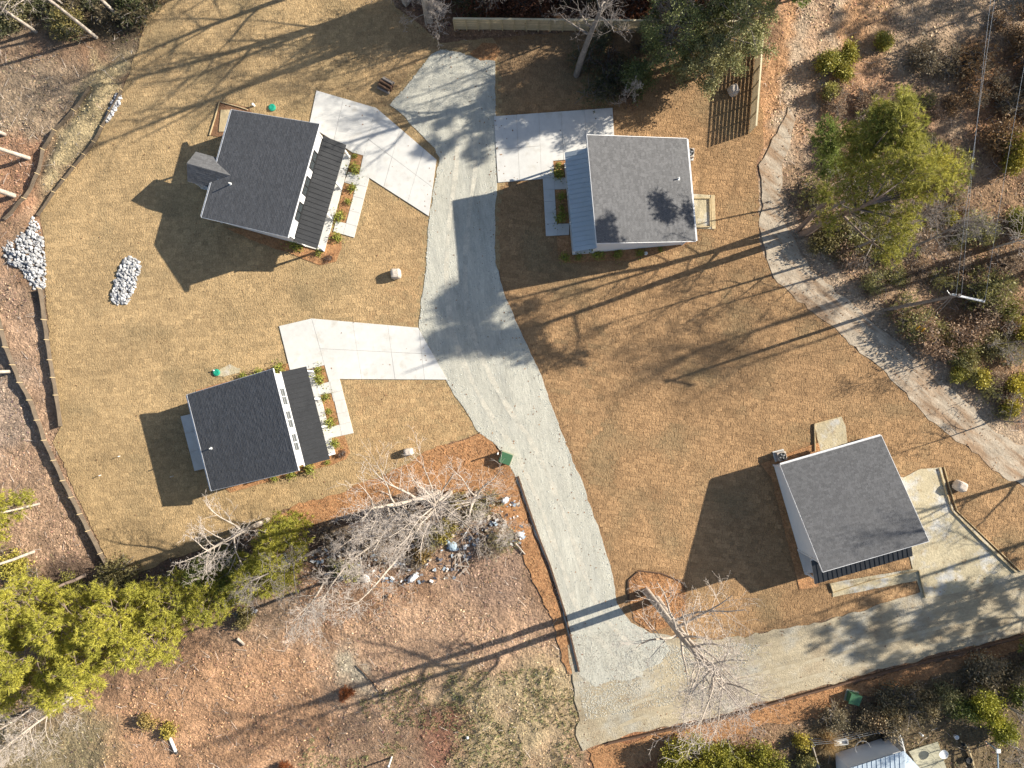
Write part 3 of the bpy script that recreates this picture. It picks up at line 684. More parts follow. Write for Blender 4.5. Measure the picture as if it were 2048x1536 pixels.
def edging(label, pts, w=.16, h=.24, m='darkwood', step=2.6, z=None):
    o = Vector(WP([pts[0]])[0]); root = thing('edging', label, 'edging', (o.x, o.y, 0))
    def bay(p, q, k):
        d = q-p; m_ = (p+q)/2-o; b = MB(); b.box((m_.x, m_.y, h/2), (d.length+.0 - .01, w, h+.01*(k % 2)), math.atan2(d.y, d.x)); b.obj('board', M[m], root)
    run(pts, step, bay)
edging('dark timber edging along the west side of the gravel drive', [(1036,952),(1056,1012),(1080,1080),(1100,1130),(1130,1225),(1158,1342)], .14, .2)
edging('long dark timber edging along the lower side of the dirt road', [(1216,1484),(1440,1434),(1700,1361),(1900,1308),(2080,1262)], .16, .3)
edging('dark edging ring around the straw bed of the forked tree', [(1256,1205),(1256,1160),(1278,1141),(1322,1146),(1364,1163),(1370,1180)], .08, .14)
edging('pale form boards along the right side of the unfinished driveway', Z([(1545,398),(1580,520),(1622,650),(1800,830),(1995,1012)], *k1), .05, .2, 'wood', 2.2)
edging('second row of pale form boards outside the unfinished driveway', Z([(1575,392),(1605,500),(1652,650),(1820,810),(2025,1005)], *k1), .05, .14, 'wood', 2.4)
edging('pale form boards of the unfinished front walk', Z([(905,1072),(925,1128),(1170,1050),(1425,998),(1462,1158)], *k1), .06, .2, 'wood', 2.4)
edging('form boards framing the small back pad under construction', Z([(818,300),(815,140),(975,97)], *k1), .07, .2, 'wood', 2.4)
edging('form boards around the sand filled pad behind the grey house', Z([(1700,878),(1855,878),(1860,1108),(1725,1112)], *k5), .08, .2, 'wood', 3.2)
edging('wide pale plank walk edge beside the sand filled pad', Z([(1880,850),(1888,1125)], *k5), .35, .1, 'wood', 1.6)
edging('form boards around the dug pad at the corner of the dark roofed house', Z([(262,452),(300,330),(335,202),(480,240),(545,262)], *k2), .07, .16, 'wood', 1.8)
b = MB(); b.prism(WP(Z([(345,262),(420,262),(385,425),(330,425)], *k2)), 0, .12); o = b.obj('plywood_sheet', M['wood']); tag(o, 'pale plywood sheet lying along the rear corner of the dark roofed house', 'plywood')
# ------------------------------------------------------------------ trees
def tubes(P0, P1, R0, R1, n):
    P0, P1 = np.asarray(P0, float), np.asarray(P1, float); R0, R1 = np.asarray(R0, float), np.asarray(R1, float)
    d = P1-P0; d /= np.linalg.norm(d, axis=1)[:, None]+1e-9
    ref = np.where(np.abs(d[:, 2:3]) < .9, np.array([[0, 0, 1.]]), np.array([[1., 0, 0]])); u = np.cross(d, ref); u /= np.linalg.norm(u, axis=1)[:, None]+1e-9; w = np.cross(d, u)
    V = []
    for P, R in ((P0, R0), (P1, R1)):
        for i in range(n):
            a = 2*PI*i/n; V.append(P + (u*math.cos(a)+w*math.sin(a))*R[:, None])
    V = np.stack(V, 1); m = len(P0)
    f = np.array([[i, (i+1) % n, n+(i+1) % n, n+i] for i in range(n)])
    F = (f[None] + (np.arange(m)*2*n)[:, None, None]).reshape(-1, 4)
    return V.reshape(-1, 3), F
def rnd(s, R=random): return Vector((R.uniform(-1, 1), R.uniform(-1, 1), R.uniform(-1, 1)))*s
def grow(H, r0, lean=(0, 0), seed=0, forks=1, start=.35, spread=1.0, dens=1.0, up=.55, twist=.06):
    """bare tree skeleton: list of (p0, p1, r0, r1, level)"""
    R = random.Random(seed); segs = []
    def branch(p, d, L, r, lvl):
        k = 5 if lvl == 0 else (5 if lvl == 1 else (3 if lvl == 2 else 2)); pts = [(p, r)]; dd = d.normalized()
        for i in range(k):
            dd = (dd + rnd(twist if lvl == 0 else .17+.05*lvl, R) + Vector((0, 0, .05*up if lvl else 0))).normalized()
            p2 = pts[-1][0] + dd*(L/k); r2 = max(r*(1-.75*(i+1)/k) if lvl else r*(1-.74*(i+1)/k), .008)
            segs.append((pts[-1][0], p2, pts[-1][1], r2, lvl)); pts.append((p2, r2))
        if lvl >= 4: return
        if lvl == 0:
            for j in range(4):
                side = dd.cross(rnd(1, R)).normalized(); branch(pts[-1][0], dd*.9+side*.55*spread, L*R.uniform(.16, .26), pts[-1][1]*.7, 1)
        nb = {0: int(11*dens), 1: int(7*dens), 2: int(4*dens+.5), 3: 2}[lvl]
        for j in range(nb):
            t = start + (1-start)*(j+R.random())/nb if lvl == 0 else .22+.78*(j+R.random())/nb
            q = min(k-1, int(t*k)); f = t*k-q; pp = pts[q][0].lerp(pts[q+1][0], f); rr = pts[q][1]*(1-f)+pts[q+1][1]*f
            ax = (pts[q+1][0]-pts[q][0]).normalized(); side = ax.cross(rnd(1, R)).normalized()
            nd = ax*(.55+.2*R.random()) + side*(.85 if lvl == 0 else .75)*spread
            if lvl == 0: nd = side*spread + Vector((0, 0, up + .35*t))
            LL = L*{0: .36*(1.25-t*.7), 1: .40, 2: .45, 3: .5}[lvl]*R.uniform(.7, 1.2)
            branch(pp, nd, LL, max(.009, min(rr*.5, r*(.46 if lvl else .42))), lvl+1)
    for f in range(forks):
        off = Vector((0, 0, 0)) if forks == 1 else Vector((.46*(f*2-1), -.34*(f*2-1), 0))
        d0 = Vector((lean[0]+0, lean[1], 1))
        branch(off, d0, H*(1-.08*f), r0, 0)
    return segs
def tree_obj(name, label, base_xy, segs, bm, tm, group=None, cat='tree', rz=0.0, scale=1.0):
    z = gz(*base_xy[:2])-.05
    root = thing(name, label, cat, (base_xy[0], base_xy[1], z), rz, group); root.scale = (scale,)*3
    big = [s for s in segs if s[4] <= 1]; small = [s for s in segs if s[4] > 1]
    def mk(nm, ss, n, m):
        if not ss: return
        V, F = tubes([s[0] for s in ss], [s[1] for s in ss], [s[2] for s in ss], [s[3] for s in ss], n)
        link(nm, npmesh(nm, V, F, m, smooth=True), root)
    mk('trunk', big, 7, bm); mk('crown', small, 3, tm)
    return root
nbare = [0]
def bare(px, H, label, r0=None, lean=(0, 0), pale=True, group=None, **kw):
    nbare[0] += 1; p = W(*px)
    segs = grow(H, r0 or H*.017, lean, 100+nbare[0], **kw)
    return tree_obj('bare_tree', label, (p.x, p.y), segs, M['bark_pale' if pale else 'bark_grey'], M['twig_pale' if pale else 'twig_grey'], group)

# foliage: tufts of thin blades
def tufts(cen, out, col, K, ln, wd, seed, up=.3, leafy=False):
    R = np.random.RandomState(seed); n = len(cen); c = np.repeat(cen, K, 0); o = np.repeat(out, K, 0); m = n*K
    d = o*.9 + R.normal(size=(m, 3))*.75 + np.array([0, 0, up]); d /= np.linalg.norm(d, axis=1)[:, None]+1e-9
    s = np.cross(d, R.normal(size=(m, 3))); s /= np.linalg.norm(s, axis=1)[:, None]+1e-9
    L = (ln*R.uniform(.6, 1.25, m))[:, None]; w = (wd*R.uniform(.7, 1.3, m))[:, None]
    if leafy:
        c = c + R.normal(size=(m, 3))*ln*.9; V = np.stack([c-s*w, c+d*L*.5+s*w*.2, c+s*w+d*L*.15, c-d*L*.5], 1)
        V = np.stack([c-d*L*.5, c+s*w, c+d*L*.5, c-s*w], 1)
        F = np.arange(m*4).reshape(-1, 4)
    else:
        V = np.stack([c-s*w*.5, c+s*w*.5, c+d*L], 1); F = np.arange(m*3).reshape(-1, 3)
    C = np.repeat(col, K, 0)*R.uniform(.78, 1.22, (m, 1))
    return V.reshape(-1, 3), F, C
def foliage_tree(name, label, base, H, lobes, col, nt, K, ln, wd, seed, group=None, r0=None, cat='tree', bark='bark_pine', leafy=False, col2=None, trunk_top=None, flat=.6, lean=None, limbs=True, up=.3):
    """lobes: (x, y, z, r) relative to the base"""
    R = np.random.RandomState(seed); z0 = gz(base.x, base.y)-.05
    root = thing(name, label, cat, (base.x, base.y, z0), 0, group)
    r0 = r0 or H*.014
    if limbs:
        rr = random.Random(seed); segs = []; top = Vector(lean or (0, 0, 0)) + Vector((0, 0, H*.97)) if trunk_top is None else Vector(trunk_top)
        k = 8; pts = [(Vector((0, 0, 0)), r0)]
        for i in range(k):
            t = (i+1)/k; pts.append((top*t + rnd(.05 if i < k-1 else 0, rr)*H*.12, r0*(1-.85*t))); segs.append((pts[-2][0], pts[-1][0], pts[-2][1], pts[-1][1], 0))
        for (x, y, z, r) in lobes:
            c = Vector((x, y, z)); zt = max(H*.15, z - .25*math.hypot(x, y) - .2); t = min(.98, zt/top.z); q = min(k-1, int(t*k)); p = pts[q][0].lerp(pts[q+1][0], t*k-q)
            rad = max(.025, pts[q][1]*.55); mid = p.lerp(c, .5) + rnd(.18, rr); segs.append((p, mid, rad, rad*.7, 1)); segs.append((mid, c, rad*.7, .02, 1))
            for j in range(7):
                e = c + rnd(r*.9, rr); e.z = c.z + (e.z-c.z)*flat; st = mid.lerp(c, rr.random()); segs.append((st, e, .022, .010, 2))
        V, F = tubes([s[0] for s in segs], [s[1] for s in segs], [s[2] for s in segs], [s[3] for s in segs], 5)
        link('trunk', npmesh('trunk', V, F, M[bark], smooth=True), root)
    L = np.array(lobes, float); wgt = L[:, 3]**2; idx = R.choice(len(L), nt, p=wgt/wgt.sum())
    d = R.normal(size=(nt, 3)); d /= np.linalg.norm(d, axis=1)[:, None]; rad = R.rand(nt)**.42*L[idx, 3]*(1+.25*R.normal(size=nt)).clip(.5, 1.5)
    cen = L[idx, :3] + d*rad[:, None]*np.array([1, 1, flat])
    keep = cen[:, 2] > .03; cen = cen[keep]; d = d[keep]; idx = idx[keep]
    lc = R.rand(len(L)); c0 = np.array(col); c1 = np.array(col2 if col2 is not None else col)*1.0
    t = np.clip(lc[idx]*.6 + R.rand(len(idx))*.5-.05, 0, 1)[:, None]; C = c0*(1-t)+c1*t
    V, F, C = tufts(cen, d, C, K, ln, wd, seed+1, up, leafy)
    link('crown', npmesh('crown', V, F, M['leaf' if leafy else 'needles'], C), root)
    return root
def auto_lobes(H, R_, seed, n=26, lo=.45, r=(.42, .85), top=1.0, droop=0.0):
    R = np.random.RandomState(seed); out = []
    for i in range(n):
        t = (i+R.rand()*.8)/n; z = H*(lo+(top-lo)*t); prof = math.sin(PI*min(1, .22+.72*t))**.8
        a = i*2.4+R.rand()*.9; q = R_*prof*(R.uniform(.35, 1)); out.append((q*math.cos(a), q*math.sin(a), z-droop*q, R.uniform(*r)*(1.1-.35*t)))
    out.append((0, 0, H*.97, r[0])); return out
npine = [0]
YG, YG2, DG, DG2 = (.28, .285, .05), (.43, .39, .065), (.085, .125, .035), (.17, .20, .05)
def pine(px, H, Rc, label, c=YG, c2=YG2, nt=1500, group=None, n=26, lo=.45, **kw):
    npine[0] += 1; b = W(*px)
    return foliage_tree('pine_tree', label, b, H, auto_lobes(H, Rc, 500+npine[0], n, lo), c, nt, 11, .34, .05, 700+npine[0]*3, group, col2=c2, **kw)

G_N = 'trees of the woods behind the long board fence'
# --- upper edge and corner trees
bare((858, 40), 15.5, 'tall pale bare tree at the top edge just left of the board fence end', .36, pale=True, start=.6, dens=.75)
bare((812, 4), 14.5, 'bare tree at the top edge left of the one beside the fence end', .34, start=.5, lean=(-.02, .04))
bare((900, -40), 13, 'bare tree mostly above the top edge casting long shadows on the upper left lawn', .3, pale=True, start=.4)
bare((700, -120), 14, 'bare tree beyond the top edge of the upper left lawn', .22, start=.4)
bare((560, -200), 15, 'bare tree far beyond the top edge above the upper left lawn', .24, start=.4)
bare((1153, 150), 13.5, 'grey bare tree standing in front of the board fence on the shaded lawn', .32, pale=False, start=.45, spread=.9, dens=1.25, lean=(.02, .0))
bare((852, 48), 5.5, 'low whitish bare tree beside the left end of the board fence', .09, start=.2, lean=(.05,.05), dens=1.3)
bare((812, 12), 5.5, 'low whitish bare tree at the top edge left of the fence', .09, start=.2, dens=1.3)
bare((880, 62), 4.2, 'small pinkish bare tree touching the left end of the board fence', .06, start=.15, dens=1.2)
bare((190, 73), 13, 'slender pale bare tree leaning to the top left corner, right of its neighbour', .17, lean=(-.10, .05), start=.45)
bare((70, 62), 12, 'slender pale bare tree nearest the top left corner', .16, lean=(-.08, .02), start=.35)
bare((240, 34), 14, 'pale trunk leaning over the top edge beside the dark brush at upper left', .16, lean=(-.12, .08), start=.5)
bare((140, 20), 11, 'thin bare tree between the two leaning trunks at the top left corner', .12, lean=(-.1, .05), start=.3)
bare((55, 315), 13, 'pale bare trunk leaning out of the left edge, upper of the three by the berm', .20, lean=(-.20, .02), start=.5)
bare((8, 268), 13, 'pale bare trunk at the left edge above the leaning one', .18, lean=(-.16, .02), start=.5)
bare((30, 392), 13, 'pale bare trunk leaning out of the left edge beside the foot of the berm', .24, lean=(-.2, .02), start=.5)
bare((27, 743), 12, 'pale trunk crossing the left edge beside the long silt fence', .16, lean=(-.2, 0), start=.5)
bare((76, 1008), 10, 'pale trunk at the left edge behind the small bright pine', .12, lean=(-.25, -.02), start=.35)
bare((68, 1103), 11, 'pale arched trunk at the left edge just below the small bright pine', .15, lean=(-.22, -.05), start=.35)
bare((76, 1194), 12, 'lower pale trunk at the left edge next to the pine grove', .15, lean=(-.22, -.1), start=.35)
bare((40, 1166), 10, 'thin pale trunk between two thicker ones at the left edge', .1, lean=(-.2, -.1), start=.3)
bare((150, 1390), 9, 'tangled tan bare tree at the bottom left corner', .14, lean=(-.1, -.1), start=.12, dens=1.3)
bare((60, 1420), 8, 'second tangled tan bare tree at the bottom left corner', .12, start=.12, dens=1.2)
# --- woods behind the fence
for k, (x, y, H, pl) in enumerate([(960, -10, 12, 0), (1040, -25, 13, 0), (1120, 5, 11, 0), (1240, -15, 13, 0), (1330, 0, 12, 1), (1420, -30, 13, 0), (1010, 12, 8, 0)]):
    bare((x, y), H, ['leftmost', 'third', 'fourth', 'fifth', 'sixth', 'rightmost', 'short second'][k] + ' thin bare tree from the left in the dark woods behind the board fence', H*.012, pale=bool(pl), group=G_N, start=.3)
for k, (x, y, H, R_) in enumerate([(985, -38, 8, 2.2), (1075, -45, 9, 2.4), (1165, -40, 9, 2.4), (1255, -50, 9, 2.6), (1330, -30, 9, 2.4)]):
    foliage_tree('evergreen_tree', ['leftmost', 'second', 'middle', 'fourth', 'rightmost'][k] + ' dark evergreen tree from the left in the woods behind the board fence', W(x, y), H, auto_lobes(H, R_, 40+k, 22, .2, (.7, 1.1)), DG, 900, 9, .26, .09, 60+k, G_N, bark='bark_grey', leafy=True, col2=(.13, .14, .05))
# --- evergreen oaks inside the fence corner
def oak(px, H, R_, label, col, col2, nt=2400, lo=.35, seed=0, n=34, **kw):
    return foliage_tree('evergreen_oak', label, W(*px), H, auto_lobes(H, R_, seed, n, lo, (.6, 1.0)), col, nt, 8, .17, .055, seed+5, bark='bark_grey', leafy=True, col2=col2, r0=.16, **kw)
oak((1318, 122), 9.0, 3.3, 'dense dark green oak overhanging the board fence at its middle', (.13,.155,.055), (.24,.25,.09), 1400, seed=11, lo=.25)
oak((1390, 158), 7.0, 2.8, 'olive green oak nearest the grey shingle house inside the fence corner', (.22,.215,.09), (.36,.33,.15), 1800, seed=12, lo=.25)
oak((1432, 122), 10.2, 3.5, 'olive green oak beside the striped fence shadow', (.19,.20,.08), (.32,.31,.13), 1600, seed=13, lo=.3)
oak((1392, 62), 10.0, 3.2, 'dark oak behind the others at the fence corner', (.10,.12,.04), (.19,.20,.07), 1700, seed=14)
oak((1262, 176), 4.0, 1.3, 'small dark green oak beside the bare tree on the shaded lawn', (.09,.115,.04), (.16,.18,.06), 800, seed=15, lo=.15, n=14)
bare((1306, 124), 8, 'grey twisted bare trunk between the oaks and the bare lawn tree', .13, pale=False, lean=(.15, .1), start=.3)
bare((1250, 205), 3.4, 'small reddish bare sapling below the bare lawn tree', .05, pale=True, start=.2)
bare((1290, 60), 12, 'whitish bare tree rising through the dark oak by the fence', .15, pale=False, start=.35)
pine((1493, 84), 15.5, 3.0, 'tall pine with a thick leaning dark trunk at the fence corner', (.13,.19,.045), (.24,.29,.07), 1800, r0=.34, lo=.62)
pine((1545, 22), 11, 2.2, 'pine at the top edge right of the fence corner', (.15,.2,.05), (.26,.3,.07), 900)
pine((1610, -10), 9, 2.2, 'small pine at the top edge over the orange leaf-covered strip', (.15,.2,.05), (.26,.28,.07), 800)
# --- the big spreading pine, lobes placed where its boughs are
def big_pine(px, H, crown, label, seed, r0, col=(.24,.245,.055), col2=(.52,.47,.10), top=None, nt=2200, hs=1.27):
    b = W(*px); lobes = [(*(W(x, y, h*hs)-b).xy, h*hs, r) for (x, y, h, r) in crown]; H *= hs; top = top and (top[0], top[1], top[2]*hs)
    return foliage_tree('pine_tree', label, b, H, lobes, col, nt, 12, .36, .045, seed, col2=col2, r0=r0, trunk_top=top and (*(W(*top)-b).xy, top[2]))
big_pine((1602, 468), 15, [(1660,440,9,1.0),(1700,380,11,1.2),(1740,345,12,1.3),(1790,335,13,1.3),(1840,330,13.5,1.4),(1885,335,13,1.3),(1915,355,12.5,1.0),(1870,370,12,1.1),(1810,380,12,1.2),(1760,400,11,1.1),(1810,440,11,1.0),(1800,480,10,1.1),(1780,510,9,.9),(1730,420,10,1.0),(1700,330,11,1.0),(1840,385,12,1.0),(1770,450,10,.8)],
         'big spreading pine with a pale forked trunk beside the sandy track', 901, .36, top=(1770, 390, 14.0))
big_pine((1594, 462), 14.5, [(1650,385,9,.8),(1720,300,11,1.1),(1745,260,12,1.2),(1775,240,12.5,1.2),(1810,250,13,1.2),(1815,215,13,.9),(1790,285,12.5,1.1),(1740,300,11.5,1.1),(1700,270,11,.9),(1825,285,12.5,.9),(1760,215,12,.8),(1805,190,12,.5)],
         'pine leaning up behind the big spreading pine, its crown the upper right mass of green', 905, .26, col=(.21,.225,.055), col2=(.46,.43,.10), top=(1775, 262, 13.5), nt=1800)
bare((1628, 432), 13, 'grey bare tree added unseen inside the big spreading pine for its shadow streaks', .2, pale=False, start=.3, dens=1.3)  # added tree hidden in the pine, casts branch shadows on the centre lawn
bare((1700, 500), 11, 'grey bare tree below the big spreading pine near the track', .14, pale=False, start=.35)
bare((770, -70), 15, 'bare tree added beyond the top edge for its shadows on the upper left lawn', .28, start=.4, dens=1.2)  # unseen tree added to thicken the shadows on this lawn
big_pine((1652, 395), 9, [(1640,275,7,.7),(1655,255,7.5,.8),(1672,280,7.5,.8),(1660,300,7,.8),(1668,325,6,.7),(1645,310,6,.7),(1650,345,5,.6),(1680,330,5.5,.5)],
         'slender light green pine between the board fence and the big spreading pine', 909, .1, col=(.15,.21,.05), col2=(.30,.33,.09), top=(1660, 278, 8), nt=620, hs=1.35)
# --- grove at lower left
for (x, y, H, R_, lb, nt) in [
    (108, 1222, 12, 2.9, 'pine of the lower left grove standing closest to the left edge', 1500),
    (170, 1150, 12, 2.7, 'pine at the upper side of the lower left grove, by the left trunks', 1500),
    (215, 1220, 13, 3.1, 'tall pine in the middle of the lower left grove', 1700),
    (268, 1175, 12.5, 2.8, 'pine at the shaded upper rim of the lower left grove', 1500),
    (305, 1235, 12.5, 2.9, 'pine on the lower right side of the lower left grove', 1600),
    (355, 1165, 13, 3.0, 'pine of the lower left grove nearest the bare white tree', 1600),
    (385, 1215, 11.5, 2.9, 'rightmost pine of the lower left grove facing the red field', 1500),
    (245, 1290, 11, 2.5, 'lowest pine of the lower left grove above the orange ground', 1300),
    (120, 1300, 10.5, 2.4, 'lower pine of the grove beside the tangled tan trees', 1200)]:
    pine((x, y), H, R_*.86, lb, c=(.32,.315,.055), c2=(.50,.455,.075), nt=int(nt*.95), lo=.45, n=40)
pine((425, 1158), 10, 2.5, 'pine joining the lower left grove to the darker low pines', nt=1200, lo=.4, n=36)
pine((482, 1152), 9, 2.3, 'yellow green pine between the low dark pines and the stone heap', nt=1100, lo=.3, n=34)
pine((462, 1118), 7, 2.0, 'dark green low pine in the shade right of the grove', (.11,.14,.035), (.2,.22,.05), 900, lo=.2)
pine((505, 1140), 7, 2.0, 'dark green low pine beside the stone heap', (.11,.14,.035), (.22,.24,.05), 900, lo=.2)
pine((598, 1078), 9, 1.9, 'yellow green pine just behind the bare white tree on the straw strip', nt=900, lo=.3)
pine((600, 1040), 8, 1.6, 'upper yellow green pine at the edge of the lawn beside the bare white tree', nt=900, lo=.25)
pine((560, 1112), 9, 2.1, 'yellow green pine left of the pale blue tarpaulin', nt=900, lo=.3)
pine((588, 1132), 6.5, 1.2, 'small yellow green pine right below the pale blue tarpaulin', nt=600, lo=.3)
pine((52, 1005), 8, 1.7, 'small bright pine at the left edge halfway down the silt fence', nt=900, lo=.2)
pine((20, 1050), 7, 1.5, 'lower bright pine at the left edge', nt=600, lo=.2)
# --- bare trees of the middle lower cluster
bare((535, 1040), 10.5, 'pale bare tree with a thick straight trunk by the corner of the patio house', .27, lean=(-.05, .0), start=.42, spread=1.1)
bare((877, 986), 14.5, 'bare tree leaning left over the debris, left one of the pair of thick trunks', .34, lean=(-.14, .04), start=.4, spread=.9)
bare((900, 986), 16, 'bare tree with a long straight pale trunk, right one of the pair of thick trunks', .30, lean=(.0, .02), start=.4, spread=.9)
bare((952, 985), 9.5, 'bushy bare tree between the green transformer box and the debris', .2, start=.15, spread=1.0, dens=1.1, lean=(-.03, .06))
bare((785, 1010), 9, 'thin bare tree at the rim of the straw strip left of the thick trunks', .11, start=.25, lean=(-.05, .1))
bare((640, 1099), 10, 'leaning grey bare trunk passing below the yellow green pines', .18, pale=False, lean=(-.25, .0), start=.4)
bare((648, 1165), 9, 'bare tree with drooping pale twigs over the red field', .13, start=.3, lean=(.04, -.06), up=.2)
bare((760, 1075), 9, 'bare tree rising from the dark brush left of the white tarpaulins', .16, start=.3, lean=(-.05, 0))
bare((700, 1120), 9, 'wispy bare tree in the debris above the pale sandy patch', .1, start=.25, lean=(-.05, -.12), up=.3)
bare((800, 1110), 10, 'wispy bare tree leaning down over the white tarpaulins', .12, start=.3, lean=(-.08, -.15), up=.3)
bare((1010, 1040), 5, 'small bare tree right beside the gravel road behind the white bag', .06, start=.15)
bare((720, 1065), 6, 'slim bare tree in the brush near the yellow green pines', .09, start=.25)
bare((830, 1060), 6, 'slim bare tree between the white tarpaulins and the straw strip', .09, start=.25)
bare((1302, 1190), 18.5, 'large double trunked bare tree in the straw bed by the road junction', .37, forks=2, twist=.025, start=.42, spread=1.05, dens=1.15, lean=(.03, -.02))
# --- right side
bare((1975, 500), 10, 'white bare tree at the right edge among the brush above the utility pole', .1, start=.3)
bare((1960, 690), 6, 'small bare tree in the brush right of the yellow guy guards', .06, pale=False, start=.2)
bare((1990, 840), 6, 'bare tree at the right edge near the sandy track', .07, pale=False, start=.2)
bare((1800, 505), 9, 'thin bare tree in the brush throwing a line of shadow on the sandy track', .15, pale=False, start=.5)
bare((1985, 1395), 8, 'grey bare tree at the right edge behind the green ivy covered bush', .09, pale=False, start=.2)
bare((2010, 1480), 7, 'bare tree in the bottom right corner', .08, pale=False, start=.15)
# --- trees just outside the picture whose shadows fall into it
G_O = 'trees standing just outside the right edge'
for (x, y, H, r) in [(2125, 440, 17.5, .27), (2135, 473, 17, .25), (2190, 500, 17, .22)]:
    bare((x, y), H, 'tall slender tree beyond the right edge that throws a straight shadow line', r, pale=False, group=G_O, start=.82)
bare((2230, 900), 15, 'spreading bare tree beyond the right edge above the dirt road', .25, pale=False, start=.3)
bare((2280, 1010), 15, 'second spreading bare tree beyond the right edge', .25, pale=False, start=.25)
for (x, y, H, R_) in [(2260, 1080, 15, 3.6), (2400, 1050, 17, 4.0), (2380, 1130, 16, 3.8), (2330, 1190, 15, 3.6)]:
    pine((x, y), H, R_, 'pine beyond the right edge shading the dirt road', nt=1100, group='pines beyond the right edge', lo=.5)
for (x, y, H, R_) in [(2230, -60, 13, 3.6), (2330, 20, 14, 3.8), (2260, 130, 11, 3.2), (2200, -120, 13, 3.6)]:
    pine((x, y), H, R_, 'pine beyond the upper right corner', nt=1000, group='pines beyond the upper right corner', lo=.4)
pine((2040, 1290), 9, 2.4, 'dark pine on the right edge below the dirt road', (.09,.12,.03), (.16,.18,.04), 1100, lo=.2)

